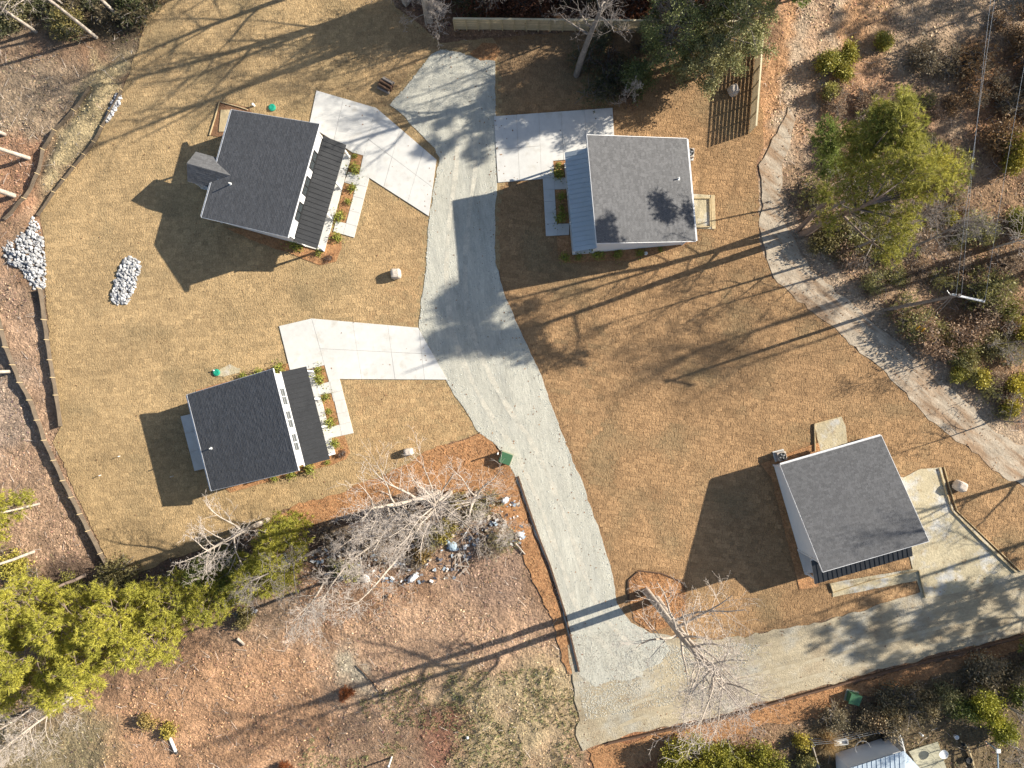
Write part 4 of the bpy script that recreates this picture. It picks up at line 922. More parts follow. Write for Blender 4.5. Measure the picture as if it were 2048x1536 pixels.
# --- shrubs
nsh = [0]
def shrub(px, h, r, label, col, col2, nt=160, K=7, ln=.2, wd=.05, leafy=True, cat='shrub', name='shrub', group=None, n=5, lo=.25):
    nsh[0] += 1; s = 2000+nsh[0]*7; R = np.random.RandomState(s)
    lobes = [(r*.55*R.uniform(-1, 1), r*.55*R.uniform(-1, 1), h*R.uniform(lo, .8), r*R.uniform(.35, .6)) for _ in range(n)]
    return foliage_tree(name, label, W(*px), h, lobes, col, nt, K, ln, wd, s, group, r0=.02, cat=cat, bark='bark_grey', leafy=leafy, col2=col2, flat=.8)
LGc, LGc2 = (.17,.20,.045), (.36,.33,.06)
scrub = [((1650,126),1.6,1.3,'light green shrub on the orange strip nearest the board fence',LGc,LGc2,420),
 ((1690,112),1.5,1.0,'light green shrub right of the one nearest the board fence',LGc,LGc2,300),
 ((1676,150),1.5,.9,'light green shrub above the slender pine',LGc,LGc2,260),
 ((1655,188),1.2,.8,'pale green shrub just above the slender pine',(.24,.26,.08),(.33,.32,.1),220),
 ((1765,88),1.3,.8,'lone light green shrub beside the dark stump hole near the top',LGc,LGc2,220),
 ((2010,300),1.8,1.5,'yellow green shrub at the right edge above the power line shadows',(.2,.2,.04),(.4,.36,.05),520),
 ((2020,335),1.6,1.2,'lower yellow green shrub at the right edge',(.2,.2,.04),(.4,.36,.05),360),
 ((2025,450),1.8,1.4,'green shrub at the right edge beside the white bare tree',(.12,.15,.04),(.28,.28,.06),420),
 ((1990,610),1.6,1.6,'dark olive shrub right of the pole crossarm',(.11,.13,.04),(.22,.22,.06),420),
 ((1885,440),1.2,.7,'small green shrub below the big spreading pine',LGc,LGc2,170),
 ((1700,480),1.6,2.2,'low olive thicket at the foot of the big spreading pine',(.16,.14,.06),(.26,.23,.09),520),
 ((1640,480),1.5,1.5,'dark thicket around the trunk of the big spreading pine',(.10,.10,.04),(.2,.18,.07),380),
 ((1912,745),1.2,.7,'small yellow green shrub beside the track, upper one',LGc,LGc2,170),
 ((1955,755),1.2,.8,'small yellow green shrub right of the upper one by the track',(.24,.24,.05),(.4,.37,.06),190),
 ((2028,770),1.6,1.1,'bright yellow green shrub at the right edge beyond the track',(.24,.24,.04),(.46,.42,.05),300),
 ((2012,810),1.3,.8,'bright yellow green shrub just above the lower bare tree',(.24,.24,.04),(.46,.42,.05),220),
 ((1920,700),1.4,1.3,'olive shrub in the brush below the yellow guy guards',(.15,.15,.05),(.26,.24,.08),320),
 ((2035,660),1.8,1.2,'yellow green shrub at the right edge level with the guy guards',(.22,.22,.04),(.42,.38,.05),300),
 ((1985,690),1.4,1.5,'grey green shrub in the brush by the small bare tree',(.15,.15,.07),(.25,.24,.11),320),
 ((1870,680),1.2,1.3,'low brown green shrub by the end of the guy wires',(.15,.12,.05),(.24,.2,.08),260),
 ((1780,1418),1.5,1.4,'olive tan shrub beside the lower green transformer box',(.24,.2,.1),(.32,.27,.14),380),
 ((1740,1432),1.3,1.2,'tan shrub nearest the neighbour enclosure',(.26,.2,.12),(.34,.27,.15),300),
 ((1830,1398),1.6,1.5,'dark brambly shrub right of the olive tan one',(.12,.10,.06),(.22,.2,.1),380),
 ((1890,1380),1.8,1.4,'grey green shrub left of the ivy covered bush',(.13,.14,.07),(.22,.23,.11),380),
 ((1945,1405),2.6,1.7,'bright green ivy covered bush below the dirt road on the right',(.17,.2,.03),(.36,.36,.04),800),
 ((1985,1450),2.4,1.3,'lower end of the bright green ivy mass near the blue pole',(.15,.18,.03),(.30,.32,.04),520),
 ((1900,1410),2.2,1.2,'dark green side of the ivy mass, shade put into its leaf colour',(.07,.10,.025),(.14,.17,.04),500),  # side away from the sun, its shade painted as darker leaves
 ((2030,1385),2.6,1.6,'green shrub at the right edge below the dark pine',(.10,.14,.04),(.22,.26,.06),600),
 ((1600,1478),1.2,.6,'small yellow shrub beside the wooden boundary board',(.3,.28,.05),(.42,.38,.07),150),
 ((1608,1520),1.5,.8,'pale green shrub at the bottom edge by the wooden boundary board',(.24,.25,.1),(.34,.33,.13),240),
 ((915,1000),1.0,.8,'low olive shrub under the thick bare trunks',(.22,.2,.07),(.32,.28,.1),130),
 ((890,1060),1.3,1.2,'olive shrub beside the white tarpaulins',(.18,.17,.05),(.3,.27,.07),260),
 ((848,1110),1.2,1.0,'brown green shrub left of the broken pallet',(.2,.15,.06),(.28,.22,.08),200),
 ((700,1130),1.2,1.1,'low green shrub in the brush near the leaning grey trunk',(.15,.17,.05),(.25,.25,.07),240),
 ((500,1235),1.0,1.2,'low grey green weeds around the stone heap',(.19,.18,.08),(.27,.25,.1),240),
 ((300,1438),.9,.8,'low green weeds on the orange ground at lower left',(.2,.16,.06),(.3,.25,.08),90),
 ((345,1455),.8,.7,'low yellow weeds beside the white drain pipe',(.25,.22,.06),LGc2,130),
 ((150,1165),1.0,1.2,'dark weeds at the foot of the grove by the left trunks',(.14,.15,.04),(.24,.24,.06),240),
 ((40,1130),1.3,1.4,'bright weeds between the pale trunks at the left edge',(.22,.23,.05),(.38,.36,.07),380),
 ((30,1210),1.4,1.4,'yellow green weeds below the pale trunks at the left edge',(.22,.23,.05),(.38,.36,.07),380),
 ((275,20),1.6,1.6,'dark green brush at the top edge right of the leaning trunks',(.06,.08,.035),(.14,.16,.06),420),
 ((140,45),1.4,1.6,'olive brush under the bare trees in the top left corner',(.17,.16,.06),(.26,.24,.09),380),
 ((40,25),1.4,1.5,'grey green brush nearest the top left corner',(.16,.16,.08),(.25,.24,.12),340)]
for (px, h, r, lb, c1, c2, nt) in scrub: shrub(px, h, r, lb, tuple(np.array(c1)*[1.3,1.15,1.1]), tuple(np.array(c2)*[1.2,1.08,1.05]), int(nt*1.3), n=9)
# random understory shrubs of the wild margins: each its own object, alike
R5 = np.random.RandomState(55)
G_B = 'low brush plants scattered through the wild margin'
zones = [([(1640,180),(1860,180),(1960,430),(2100,420),(2100,900),(1980,810),(1850,700),(1740,600),(1640,520),(1600,440),(1640,330)], 125, [((.25,.16,.10),(.38,.26,.17)),((.21,.20,.08),(.36,.33,.12)),((.30,.21,.14),(.42,.32,.22))]),
         ([(1820,110),(2100,-20),(2100,330),(1960,300)], 36, [((.24,.15,.08),(.36,.22,.10)),((.2,.16,.1),(.3,.24,.16))]),
         ([(1640,1430),(1760,1385),(2080,1290),(2080,1360),(1850,1420),(1700,1470)], 26, [((.22,.17,.1),(.32,.26,.16)),((.14,.12,.07),(.24,.2,.12))]),
         ([(640,1060),(900,1000),(1030,1000),(1040,1080),(900,1110),(760,1130),(640,1130)], 15, [((.27,.20,.13),(.40,.33,.24)),((.24,.22,.11),(.36,.32,.17))]),
         ([(-20,-20),(330,-20),(280,70),(-20,60)], 24, [((.15,.12,.07),(.24,.19,.11)),((.12,.13,.06),(.2,.2,.1))]),
         ([(900,-30),(1500,-30),(1480,26),(920,22)], 34, [((.16,.07,.04),(.28,.12,.06)),((.07,.08,.04),(.15,.15,.07))]),
         ([(-20,1060),(140,1130),(420,1130),(420,1180),(60,1250),(-20,1250)], 16, [((.16,.13,.06),(.26,.23,.09))]),
         ([(1110,60),(1300,70),(1330,220),(1180,200)], 12, [((.12,.08,.05),(.22,.14,.09)),((.09,.1,.05),(.17,.16,.08))])]
protos = {}
ZL = ['in the brush between the sandy track and the right edge', 'in the orange brush at the upper right corner', 'in the dark bramble strip below the dirt road', 'in the debris strewn brush under the bare trees', 'in the brush of the top left corner', 'in the dark reddish woods behind the board fence', 'in the brush between the pine grove and the silt fence', 'under the grey bare tree before the board fence']
for zi, (pz, n, cols) in enumerate(zones):
    P = np.array(pz); cnt = 0
    while cnt < n:
        x = R5.uniform(P[:, 0].min(), P[:, 0].max()); y = R5.uniform(P[:, 1].min(), P[:, 1].max())
        if not inpoly(np.array([x]), np.array([y]), pz)[0]: continue
        k = R5.randint(len(cols)); v = R5.randint(3); key = (id(cols), k, v); sc = R5.uniform(.6, 1.6)
        if key not in protos:
            protos[key] = o = shrub((x, y), 1.1, 1.25, 'low tangled brush plant in the wild margin beside the lots', cols[k][0], cols[k][1], 260, K=6, ln=.20, wd=.035, name='brush_plant', cat='brush', group=G_B, n=9, leafy=bool(v % 2))
        else:
            src = protos[key]; o = src.copy(); COL.objects.link(o); w = W(x, y); o.location = (w.x, w.y, gz(w.x, w.y)-.05)
            for ch in src.children: c = ch.copy(); COL.objects.link(c); c.parent = o
        o['label'] = 'low ' + ([['russet', 'olive green', 'pale tan'], ['rusty brown', 'greyish tan'], ['tan', 'dark olive'], ['silvery tan', 'olive'], ['brown', 'dull green'], ['dark red', 'dark green'], ['olive brown'], ['dark brown', 'dark olive']][zi][k]) + ' brush plant ' + ZL[zi]; o['group'] = 'brush plants ' + ZL[zi]; o.scale = (sc, sc, sc); o.rotation_euler = (0, 0, R5.rand()*6.28); cnt += 1
# hedge at the bottom
hl = []
for i in range(46):
    t = R5.rand(); hl.append(((t-.5)*10.0, R5.uniform(-1.4, 1.4)+.4*math.sin(t*6)+t*.6, R5.uniform(.8, 2.1), R5.uniform(.6, .9)))
foliage_tree('hedge', 'dense yellow green evergreen hedge at the bottom edge under the orange straw strip', W(1435, 1512), 2.2, hl, (.15,.16,.025), 5200, 7, .16, .055, 4001, cat='hedge', bark='bark_grey', leafy=True, col2=(.40,.35,.05), r0=.05)
# dead red conifer saplings
def dead(px, h, label, sd_):
    lob = [(.0+.25*math.cos(i*2.2)*(1-i/12), .25*math.sin(i*2.2)*(1-i/12), h*(.1+.85*i/12), .42*(1-i/15)) for i in range(12)]
    foliage_tree('dead_sapling', label, W(*px), h, lob, (.22,.075,.03), 260, 7, .3, .04, sd_, cat='dead tree', col2=(.34,.13,.05), r0=.04)
dead((693, 1384), 2.0, 'upright rust red dead conifer sapling on the pale sandy patch of the red field', 4101)
dead((572, 1532), 1.5, 'rust red dead sapling at the bottom edge', 4102)
# bed plants
G_P = 'young plants set out in the mulch beds'
ORD = ['first', 'second', 'third', 'fourth', 'fifth', 'sixth', 'seventh', 'eighth', 'ninth', 'tenth', 'eleventh']
bedp = [('from the driveway in the front bed of the patio house', Z([(1163,447),(1170,495),(1200,607),(1222,705),(1240,775),(1265,895)], *k8)),
        ('along the side beds of the patio house', Z([(1220,1025),(1110,1055),(985,1095),(880,1125),(920,435),(790,455),(680,478)], *k8)),
        ('from the driveway in the front bed of the gable porch house', Z([(1345,610),(1350,700),(1320,840),(1290,950),(1240,1060),(1215,1205),(1070,1325),(910,1285)], *k2)),
        ('from the driveway in the beds around the pale porch house', Z([(640,610),(640,680),(650,860),(655,960),(660,1040),(690,1350),(790,1350),(950,1340),(1120,1325),(1290,1315),(1450,1290)], *k5))]
pp = None
for where, pts in bedp:
    for i, p in enumerate(pts):
        if pp is None:
            pp = shrub(p, .36, .34, None, (.17,.2,.04), (.34,.34,.06), 40, K=8, ln=.22, wd=.04, name='bed_plant', cat='plant', group=G_P, n=3); o = pp
        else:
            o = pp.copy(); COL.objects.link(o); w = W(*p); o.location = (w.x, w.y, .05); o.rotation_euler = (0, 0, i*1.7); s = .55+.8*((i*37) % 10)/10; o.scale = (s, s, s)
            for ch in pp.children: c = ch.copy(); COL.objects.link(c); c.parent = o
        o['label'] = ORD[i] + ' young green plant ' + where; o['group'] = G_P
shrub(Z([(1305, 968)], *k8)[0], .5, .5, 'bare brown shrub at the front corner bed of the patio house', (.16,.09,.06), (.22,.13,.09), 90, ln=.2, wd=.02, leafy=False)
shrub(Z([(1150, 1372)], *k2)[0], .5, .5, 'bare brown shrub at the corner of the gable porch house', (.16,.09,.06), (.22,.13,.09), 90, ln=.2, wd=.02, leafy=False)
o = foliage_tree('grass_clump', 'tan arching ornamental grass clump in the neighbour enclosure', W(1655, 1482), 1.4, [(0,0,.2,.3)], (.38,.24,.10), 120, 9, 1.3, .03, 4300, cat='grass clump', leafy=False, limbs=False, col2=(.5,.36,.18), up=.8)
# ------------------------------------------------------------------ loose cover: leaves, twigs, gravel
def scatter(n, poly_px, excl, seed, soft=0):
    R = np.random.RandomState(seed); P = np.array(WP(poly_px)); x = R.uniform(P[:, 0].min(), P[:, 0].max(), n); y = R.uniform(P[:, 1].min(), P[:, 1].max(), n)
    ok = inpoly(x, y, [tuple(p) for p in P])
    for e in excl: ok &= ~inpoly(x, y, e)
    return x[ok], y[ok], R
FR = [(-60,-60),(2110,-60),(2110,1600),(-60,1600)]
HOUSEPX = []
x, y, R = scatter(150000, FR, FLAT, 31)
d = fbm(x, y, 2.2, 5); k = R.rand(len(x)) < np.clip((d-.38)*4, .12, 1); x = x[k]; y = y[k]; n = len(x)
z = gh(x, y) + .03; a = R.rand(n)*6.28; s = R.uniform(.05, .13, n)
dx = np.stack([np.cos(a), np.sin(a), (R.rand(n)-.5)*.9], 1)*s[:, None]; dy = np.stack([-np.sin(a), np.cos(a), (R.rand(n)-.5)*.9], 1)*(s*.6)[:, None]; c = np.stack([x, y, z], 1)
V = np.stack([c-dx, c+dy, c+dx, c-dy], 1).reshape(-1, 3); F = np.arange(4*n).reshape(-1, 4)
gi = np.clip(np.searchsorted(gx, x), 0, nx-1); gj = np.clip(np.searchsorted(gy, y), 0, ny-1); gc = C0[gj*nx+gi]
pal = np.array([1.45, .6, 2.0, 1.0]); t = R.choice(4, n, p=[.3,.25,.15,.3]); lcol = gc*pal[t][:, None]*R.uniform(.8, 1.2, (n, 1)) + R.normal(size=(n, 3))*.012
tag(link('leaf_litter', npmesh('leaf_litter', V, F, M['litter'], lcol.clip(.01, .8))), 'dead leaves strewn over the wild ground around the lots', 'leaf litter', kind='stuff')
# short dormant grass blades standing out of the turf
for nm, pz, ctry, nn, others in (('west', WEST, False, 100000, [WP(EAST)]), ('east', EAST, True, 110000, [])):
    x, y, R = scatter(nn, pz, EXCL + others, 45 if ctry else 44); n = len(x); k = np.abs(x) < 47; x = x[k]; y = y[k]; n = len(x)
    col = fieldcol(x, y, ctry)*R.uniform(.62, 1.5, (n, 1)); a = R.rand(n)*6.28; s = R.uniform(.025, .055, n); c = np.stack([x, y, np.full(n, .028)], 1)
    dx = np.stack([np.cos(a)*s, np.sin(a)*s, 0*a], 1)*.6; up_ = np.stack([R.normal(size=n)*.035, R.normal(size=n)*.035, R.uniform(.025, .07, n)], 1)
    V = np.stack([c-dx, c+dx, c+up_], 1).reshape(-1, 3)
    tag(link('grass_blades', npmesh('grass_blades', V, np.arange(3*n).reshape(-1, 3), M['litter'], col.clip(.02, .8))), 'short dormant grass on the ' + nm + ' lawn', 'grass', kind='stuff')
# leaves blown over lawns, drives and tracks
x, y, R = scatter(16000, FR, [], 61); d = np.full(len(x), 1e9)
for p in FLAT: d = np.minimum(d, sdist(x, y, p))
din = np.full(len(x), -1e9)
m_ = np.minimum.reduce([np.abs(sdist(x, y, WP(p))) for p in (WEST, EAST, GRAVEL, DIRT, TRACK)])
tr = inpoly(x, y, WP(TRACK)); k = (d < 0) & (R.rand(len(x)) < np.where(tr, .9, np.clip(.5-m_/4, .06, .5))); x = x[k]; y = y[k]; n = len(x)
a = R.rand(n)*6.28; s = R.uniform(.04, .10, n); c = np.stack([x, y, np.full(n, .115)], 1); on = np.zeros(n, bool)
for p in (DRIVE_NW, DRIVE_SW, DRIVE_NE, WALK_NW, WALK_SW, WALK_NE): on |= inpoly(x, y, WP(p))
c[~on, 2] = .075
dx = np.stack([np.cos(a), np.sin(a), (R.rand(n)-.5)*.5], 1)*s[:, None]; dy = np.stack([-np.sin(a), np.cos(a), (R.rand(n)-.5)*.5], 1)*(s*.6)[:, None]
V = np.stack([c-dx, c+dy, c+dx, c-dy], 1).reshape(-1, 3); pal = np.array([(.24,.13,.07), (.16,.09,.05), (.33,.21,.12)])
tag(link('blown_leaves', npmesh('blown_leaves', V, np.arange(4*n).reshape(-1, 4), M['litter'], pal[R.choice(3, n)])), 'brown leaves blown across the lawns, drives and tracks', 'leaves', kind='stuff')
# fallen twigs
x, y, R = scatter(5500, FR, FLAT, 32); n = len(x); a = R.rand(n)*6.28; L = R.rand(n)**2*.9+.2
P0 = np.stack([x, y, gh(x, y)+.05], 1); P1 = P0 + np.stack([np.cos(a)*L, np.sin(a)*L, R.rand(n)*.25], 1)
V, F = tubes(P0, P1, np.full(n, .018), np.full(n, .008), 3)
tag(link('fallen_twigs', npmesh('fallen_twigs', V, F, M['twig_pale'])), 'fallen twigs and sticks scattered on the wild ground', 'twigs', kind='stuff')
# dry grass tussocks in the field by the junction
x, y, R = scatter(5200, [(820,1350),(1140,1330),(1180,1600),(560,1600),(640,1440)], FLAT, 33); d = fbm(x, y, 3, 2); k = d > .46; x = x[k]; y = y[k]; n = len(x)
cen = np.stack([x, y, gh(x, y)], 1); col = np.array([(.40,.33,.18)])*R.uniform(.7, 1.2, (n, 1)) + np.array([(-.08, .0, -.03)])*(R.rand(n, 1) < .4)
V, F, C = tufts(cen, np.tile([0, 0, .6], (n, 1)), col, 10, .26, .04, 34, .5)
tag(link('grass_tussocks', npmesh('grass_tussocks', V, F, M['litter'], C.clip(.02, 1))), 'dry pale green grass tussocks on the field beside the road junction', 'grass', kind='stuff')
# straw fibres on the straw strips
for kk, (pz, ex) in enumerate([(STRAW_W, GRAVEL), (STRAW_S, DIRT), (STRAW_R, DRIVE_NW)]):
    x, y, R = scatter(9000 if kk < 2 else 1200, pz, [WP(ex)], 35+kk); n = len(x); a = R.rand(n)*6.28; L = R.uniform(.12, .35, n)
    P0 = np.stack([x, y, np.full(n, .07)], 1); P1 = P0 + np.stack([np.cos(a)*L, np.sin(a)*L, R.rand(n)*.12], 1); V, F = tubes(P0, P1, np.full(n, .016), np.full(n, .006), 3)
    tag(link('straw_fibres', npmesh('straw_fibres', V, F, M['straw'])), ['loose pine straw on the strip between the lower lots', 'loose pine straw below the dirt road', 'loose pine straw in the bed of the forked tree'][kk], 'pine straw', kind='stuff')
# crushed stone spilled on the gravel road, denser on its shoulders
def rock_verts():
    t = (1+5**.5)/2; v = np.array([(-1,t,0),(1,t,0),(-1,-t,0),(1,-t,0),(0,-1,t),(0,1,t),(0,-1,-t),(0,1,-t),(t,0,-1),(t,0,1),(-t,0,-1),(-t,0,1)])/1.9
    f = np.array([(0,11,5),(0,5,1),(0,1,7),(0,7,10),(0,10,11),(1,5,9),(5,11,4),(11,10,2),(10,7,6),(7,1,8),(3,9,4),(3,4,2),(3,2,6),(3,6,8),(3,8,9),(4,9,5),(2,4,11),(6,2,10),(8,6,7),(9,8,1)])
    return v, f
OCT = np.array([(1,0,0),(-1,0,0),(0,1,0),(0,-1,0),(0,0,1)]), np.array([(0,2,4),(2,1,4),(1,3,4),(3,0,4)])
x, y, R = scatter(60000, GRAVEL, [WP(DRIVE_NW), WP(DRIVE_SW), WP(DRIVE_NE)], 41); d = -sdist(x, y, WP(GRAVEL)); k = R.rand(len(x)) < np.clip(.75-d/1.4, .16, 1); x = x[k]; y = y[k]; n = len(x)
ov, of = OCT; s = R.uniform(.025, .065, n); a = R.rand(n)*6.28; ca, sa = np.cos(a), np.sin(a)
V = np.empty((n, 5, 3)); V[:, :, 0] = x[:, None] + s[:, None]*(ov[:, 0][None]*ca[:, None]-ov[:, 1][None]*sa[:, None]); V[:, :, 1] = y[:, None] + s[:, None]*(ov[:, 0][None]*sa[:, None]+ov[:, 1][None]*ca[:, None]); V[:, :, 2] = .055 + s[:, None]*ov[:, 2][None]*.8
F = (of[None]+(np.arange(n)*5)[:, None, None]).reshape(-1, 3)
C = np.repeat(np.array([(.40,.41,.37)])*R.uniform(.7, 1.35, (n, 1)), 4, 0)
tag(link('loose_gravel', npmesh('loose_gravel', V.reshape(-1, 3), F, M['riprap'], C)), 'loose crushed stone on the gravel road', 'gravel', kind='stuff')
x, y, R = scatter(26000, [(1140,1270),(1300,1250),(1420,1280),(1520,1290),(1460,1370),(1330,1410),(1170,1440)], [WP(EAST)], 43); k = R.rand(len(x)) < np.clip(fbm(x, y, 1.8, 2)*2.2-.5, .1, 1); x = x[k]; y = y[k]; n = len(x)
s = R.uniform(.025, .065, n); a = R.rand(n)*6.28; ca, sa = np.cos(a), np.sin(a); V = np.empty((n, 5, 3))
V[:, :, 0] = x[:, None] + s[:, None]*(ov[:, 0][None]*ca[:, None]-ov[:, 1][None]*sa[:, None]); V[:, :, 1] = y[:, None] + s[:, None]*(ov[:, 0][None]*sa[:, None]+ov[:, 1][None]*ca[:, None]); V[:, :, 2] = .05 + s[:, None]*ov[:, 2][None]*.8
F = (of[None]+(np.arange(n)*5)[:, None, None]).reshape(-1, 3); C = np.repeat(np.array([(.42,.40,.34)])*R.uniform(.7, 1.3, (n, 1)), 4, 0)
tag(link('loose_gravel', npmesh('loose_gravel', V.reshape(-1, 3), F, M['riprap'], C)), 'loose stones where the gravel drive meets the dirt road', 'gravel', kind='stuff')
# rip-rap heaps: the biggest stones are parts, the rest one part
rv, rf = rock_verts()
def rockmesh(seed, c):
    R = np.random.RandomState(seed); v = rv*(1+.35*(R.rand(12, 1)-.5)) * np.array([R.uniform(.8, 1.25), R.uniform(.7, 1.0), R.uniform(.55, .85)]) + (R.rand(12, 3)-.5)*.22
    return v
stone_me = []
for i in range(14):
    g = RS.uniform(.26, .56); stone_me.append(npmesh('stone', rockmesh(i, 0), rf, M['riprap'], np.tile([(g, g*1.0, g*1.01)], (20, 1))))
def heap(label, pz, n_big, n_small, hmax, seed):
    P = WP(pz); c = Vector((sum(p[0] for p in P)/len(P), sum(p[1] for p in P)/len(P))); root = thing('rock_heap', label, 'rock heap', (c.x, c.y, 0))
    x, y, R = scatter(n_small*3, pz, [], seed); x = x[:n_small]; y = y[:n_small]; n = len(x)
    d = -sdist(x, y, P); s = R.uniform(.07, .14, n); z = np.clip(d, 0, 1.2)*hmax*R.rand(n) + .05
    vs = np.stack([rockmesh(i, 0) for i in range(8)]); V = vs[R.randint(8, size=n)]*s[:, None, None]; a = R.rand(n)*6.28; ca, sa = np.cos(a)[:, None], np.sin(a)[:, None]
    V = np.stack([V[:, :, 0]*ca-V[:, :, 1]*sa + (x-c.x)[:, None], V[:, :, 0]*sa+V[:, :, 1]*ca + (y-c.y)[:, None], V[:, :, 2]+z[:, None]], 2)
    F = (rf[None]+(np.arange(n)*12)[:, None, None]).reshape(-1, 3); C = np.repeat(np.array([(.42,.42,.43)])*R.uniform(.5, 1.3, (n, 1)), 20, 0)
    link('small_stones', npmesh('small_stones', V.reshape(-1, 3), F, M['riprap'], C), root, kind='stuff')
    x, y, R = scatter(n_big*4, pz, [], seed+1); x = x[:n_big]; y = y[:n_big]; d = -sdist(x, y, P)
    for i in range(len(x)):
        o = link('stone', stone_me[R.randint(14)], root, (x[i]-c.x, y[i]-c.y, .08+min(max(d[i], 0), 1.2)*hmax)); o.rotation_euler = (R.rand()*6, R.rand()*6, R.rand()*6); s = R.uniform(.13, .23); o.scale = (s, s, s)
heap('large heap of pale rip-rap stones at the end of the berm on the left', [(68,432),(78,450),(88,490),(92,530),(92,575),(72,580),(55,560),(40,535),(20,530),(10,505),(14,485),(40,470),(55,445)], 290, 520, .25, 51)
heap('oval patch of pale stones lying alone on the upper left lawn', [(248,520),(265,514),(280,520),(282,540),(268,580),(258,606),(235,610),(222,600),(230,570),(236,545)], 230, 260, .12, 53)
heap('narrow strip of pale stones at the inner foot of the berm', [(232,190),(243,192),(240,208),(225,232),(213,245),(210,235),(222,212)], 46, 90, .08, 55)
heap('small heap of whitish rubble beside the grove on the red field', Z([(250,1090),(340,1070),(400,1080),(390,1120),(330,1125),(270,1140)], .34180, 380, 850), 26, 10, .05, 57)

# ------------------------------------------------------------------ small objects
def lump(name, label, cat, px, dims, rz, m, seed, taper=.8, boxy=.55, sub=3, amp=.07, group=None):
    import bmesh
    bm = bmesh.new(); bmesh.ops.create_icosphere(bm, subdivisions=sub, radius=1.0); R = np.random.RandomState(seed)
    for v in bm.verts:
        p = v.co.copy(); q = Vector([math.copysign(abs(c)**boxy, c) for c in p]); nz = float(vnoise(p.x*2+seed, p.y*2+p.z*1.7, .7, seed % 5))-.5
        q *= 1+amp*2*nz; q.z = (q.z+1)/2; tp = 1-(1-taper)*q.z; v.co = Vector((q.x*dims[0]/2*tp, q.y*dims[1]/2*tp, max(0, q.z)*dims[2]))
    me = bpy.data.meshes.new(name); bm.to_mesh(me); bm.free(); me.materials.append(m)
    w = W(*px); o = link(name, me, None, (w.x, w.y, gz(w.x, w.y)+.04), rz); tag(o, label, cat, group); return o
lump('rock_cover', 'pale block shaped rock cover standing on the lawn left of the gravel road', 'rock cover', (793,549), (1.0,1.05,.9), .1, M['fauxrock'], 3)
lump('rock_cover', 'pale block shaped rock cover on the lawn above the bare trees', 'rock cover', (818,903), (.95,.75,.8), .1, M['fauxrock'], 4)
lump('rock_cover', 'pale rock cover on the shadow striped lawn inside the fence corner', 'rock cover', (1464,184), (.95,1.0,.85), .5, M['fauxrock'], 6)
lump('rock_cover', 'pale rounded rock cover on the lawn right of the form boards', 'rock cover', (1914,971), (1.0,1.15,.95), 1.1, M['fauxrock'], 8)
# transformer boxes
def transformer(px, label, rz):
    w = W(*px); root = thing('transformer_box', label, 'transformer box', (w.x, w.y, .0), rz)
    b = MB(); b.box((0, 0, .06), (1.15, 1.05, .12)); b.obj('pad', M['concrete_old'], root)
    b = MB(); b.hexa([(-.45,-.42,.12),(.45,-.42,.12),(.45,.42,.12),(-.45,.42,.12)], [(-.45,-.42,.72),(.45,-.42,.72),(.45,.42,.84),(-.45,.42,.84)]); b.obj('cabinet', M['green_box'], root)
    b = MB(); b.hexa([(-.5,-.5,.73),(.5,-.5,.73),(.5,.46,.86),(-.5,.46,.86)], [(-.5,-.5,.77),(.5,-.5,.77),(.5,.46,.90),(-.5,.46,.90)]); b.obj('lid', M['green_box'], root)
    b = MB(); b.box((.1, -.44, .5), (.06, .05, .14)); b.obj('handle', M['dark'], root)
transformer((1012, 915), 'green transformer box beside the gravel road above the bare trees', -.35)
transformer((1702, 1391), 'green transformer box in the straw strip below the dirt road', -.25)
def post(px, h, label, m, name='marker_post', r=.06, cap=None, lean=0, cat='post'):
    w = W(*px); root = thing(name, label, cat, (w.x, w.y, gz(w.x, w.y)-.05)); b = MB(); b.tube((0, 0, 0), (lean, 0, h), r, n=10); b.obj('shaft', m, root)
    b = MB(); b.lathe([(r*1.3, 0), (r*1.3, .06), (r*.6, .09)], (lean, 0, h), 12); b.obj('cap', cap or m, root)
post((996, 905), 1.3, 'white capped utility post beside the green transformer box by the gravel road', M['plastic'])
post((783, 1515), 1.5, 'white post standing alone at the bottom of the red field', M['plastic'], r=.08)
post((202, 950), .5, 'short white stake in the lower left lawn, the one nearer the silt fence', M['plastic'], r=.03, lean=.1, cat='stake', name='stake')
post((240, 912), .5, 'short white stake in the lower left lawn, the one nearer the patio house', M['plastic'], r=.03, lean=.1, cat='stake', name='stake')
post((347, 952), .6, 'white stake in the shadow behind the patio house', M['plastic'], r=.03, cat='stake', name='stake')
post((430, 741), .35, 'short white cleanout pipe beside the green lid behind the patio house', M['plastic'], r=.05, cat='pipe', name='cleanout_pipe')
post((509, 212), .45, 'white cleanout pipe near the dug pad above the gable porch house', M['plastic'], r=.09, cat='pipe', name='cleanout_pipe')
post((1838, 1465), .5, 'white capped pipe beside the neighbour concrete slab', M['plastic'], r=.07, cat='pipe', name='vent_pipe_stub')
def lid(px, label, m, r=.32, z=.08, name='round_lid', cat='lid'):
    w = W(*px); b = MB(); b.lathe([(r, 0), (r, .10), (r*.93, .13), (r*.55, .17), (r*.5, .15), (.02, .15)], (0, 0, 0), 24); tag(b.obj(name, m, None, (w.x, w.y, z-.03)), label, cat)
lid((545, 216), 'green round septic lid above the gable porch house', M['teal'])
lid((434, 745), 'green round septic lid beside the patio house', M['teal'])
lid((1291, 507), 'white round lid in the shaded mulch bed of the pale porch house', M['plastic'], .17)
sheet('sand_spill', Z([(505,455),(545,425),(600,400),(670,430),(660,465),(560,490),(520,480)], *k8), .064, M['pad'], .08, .25)
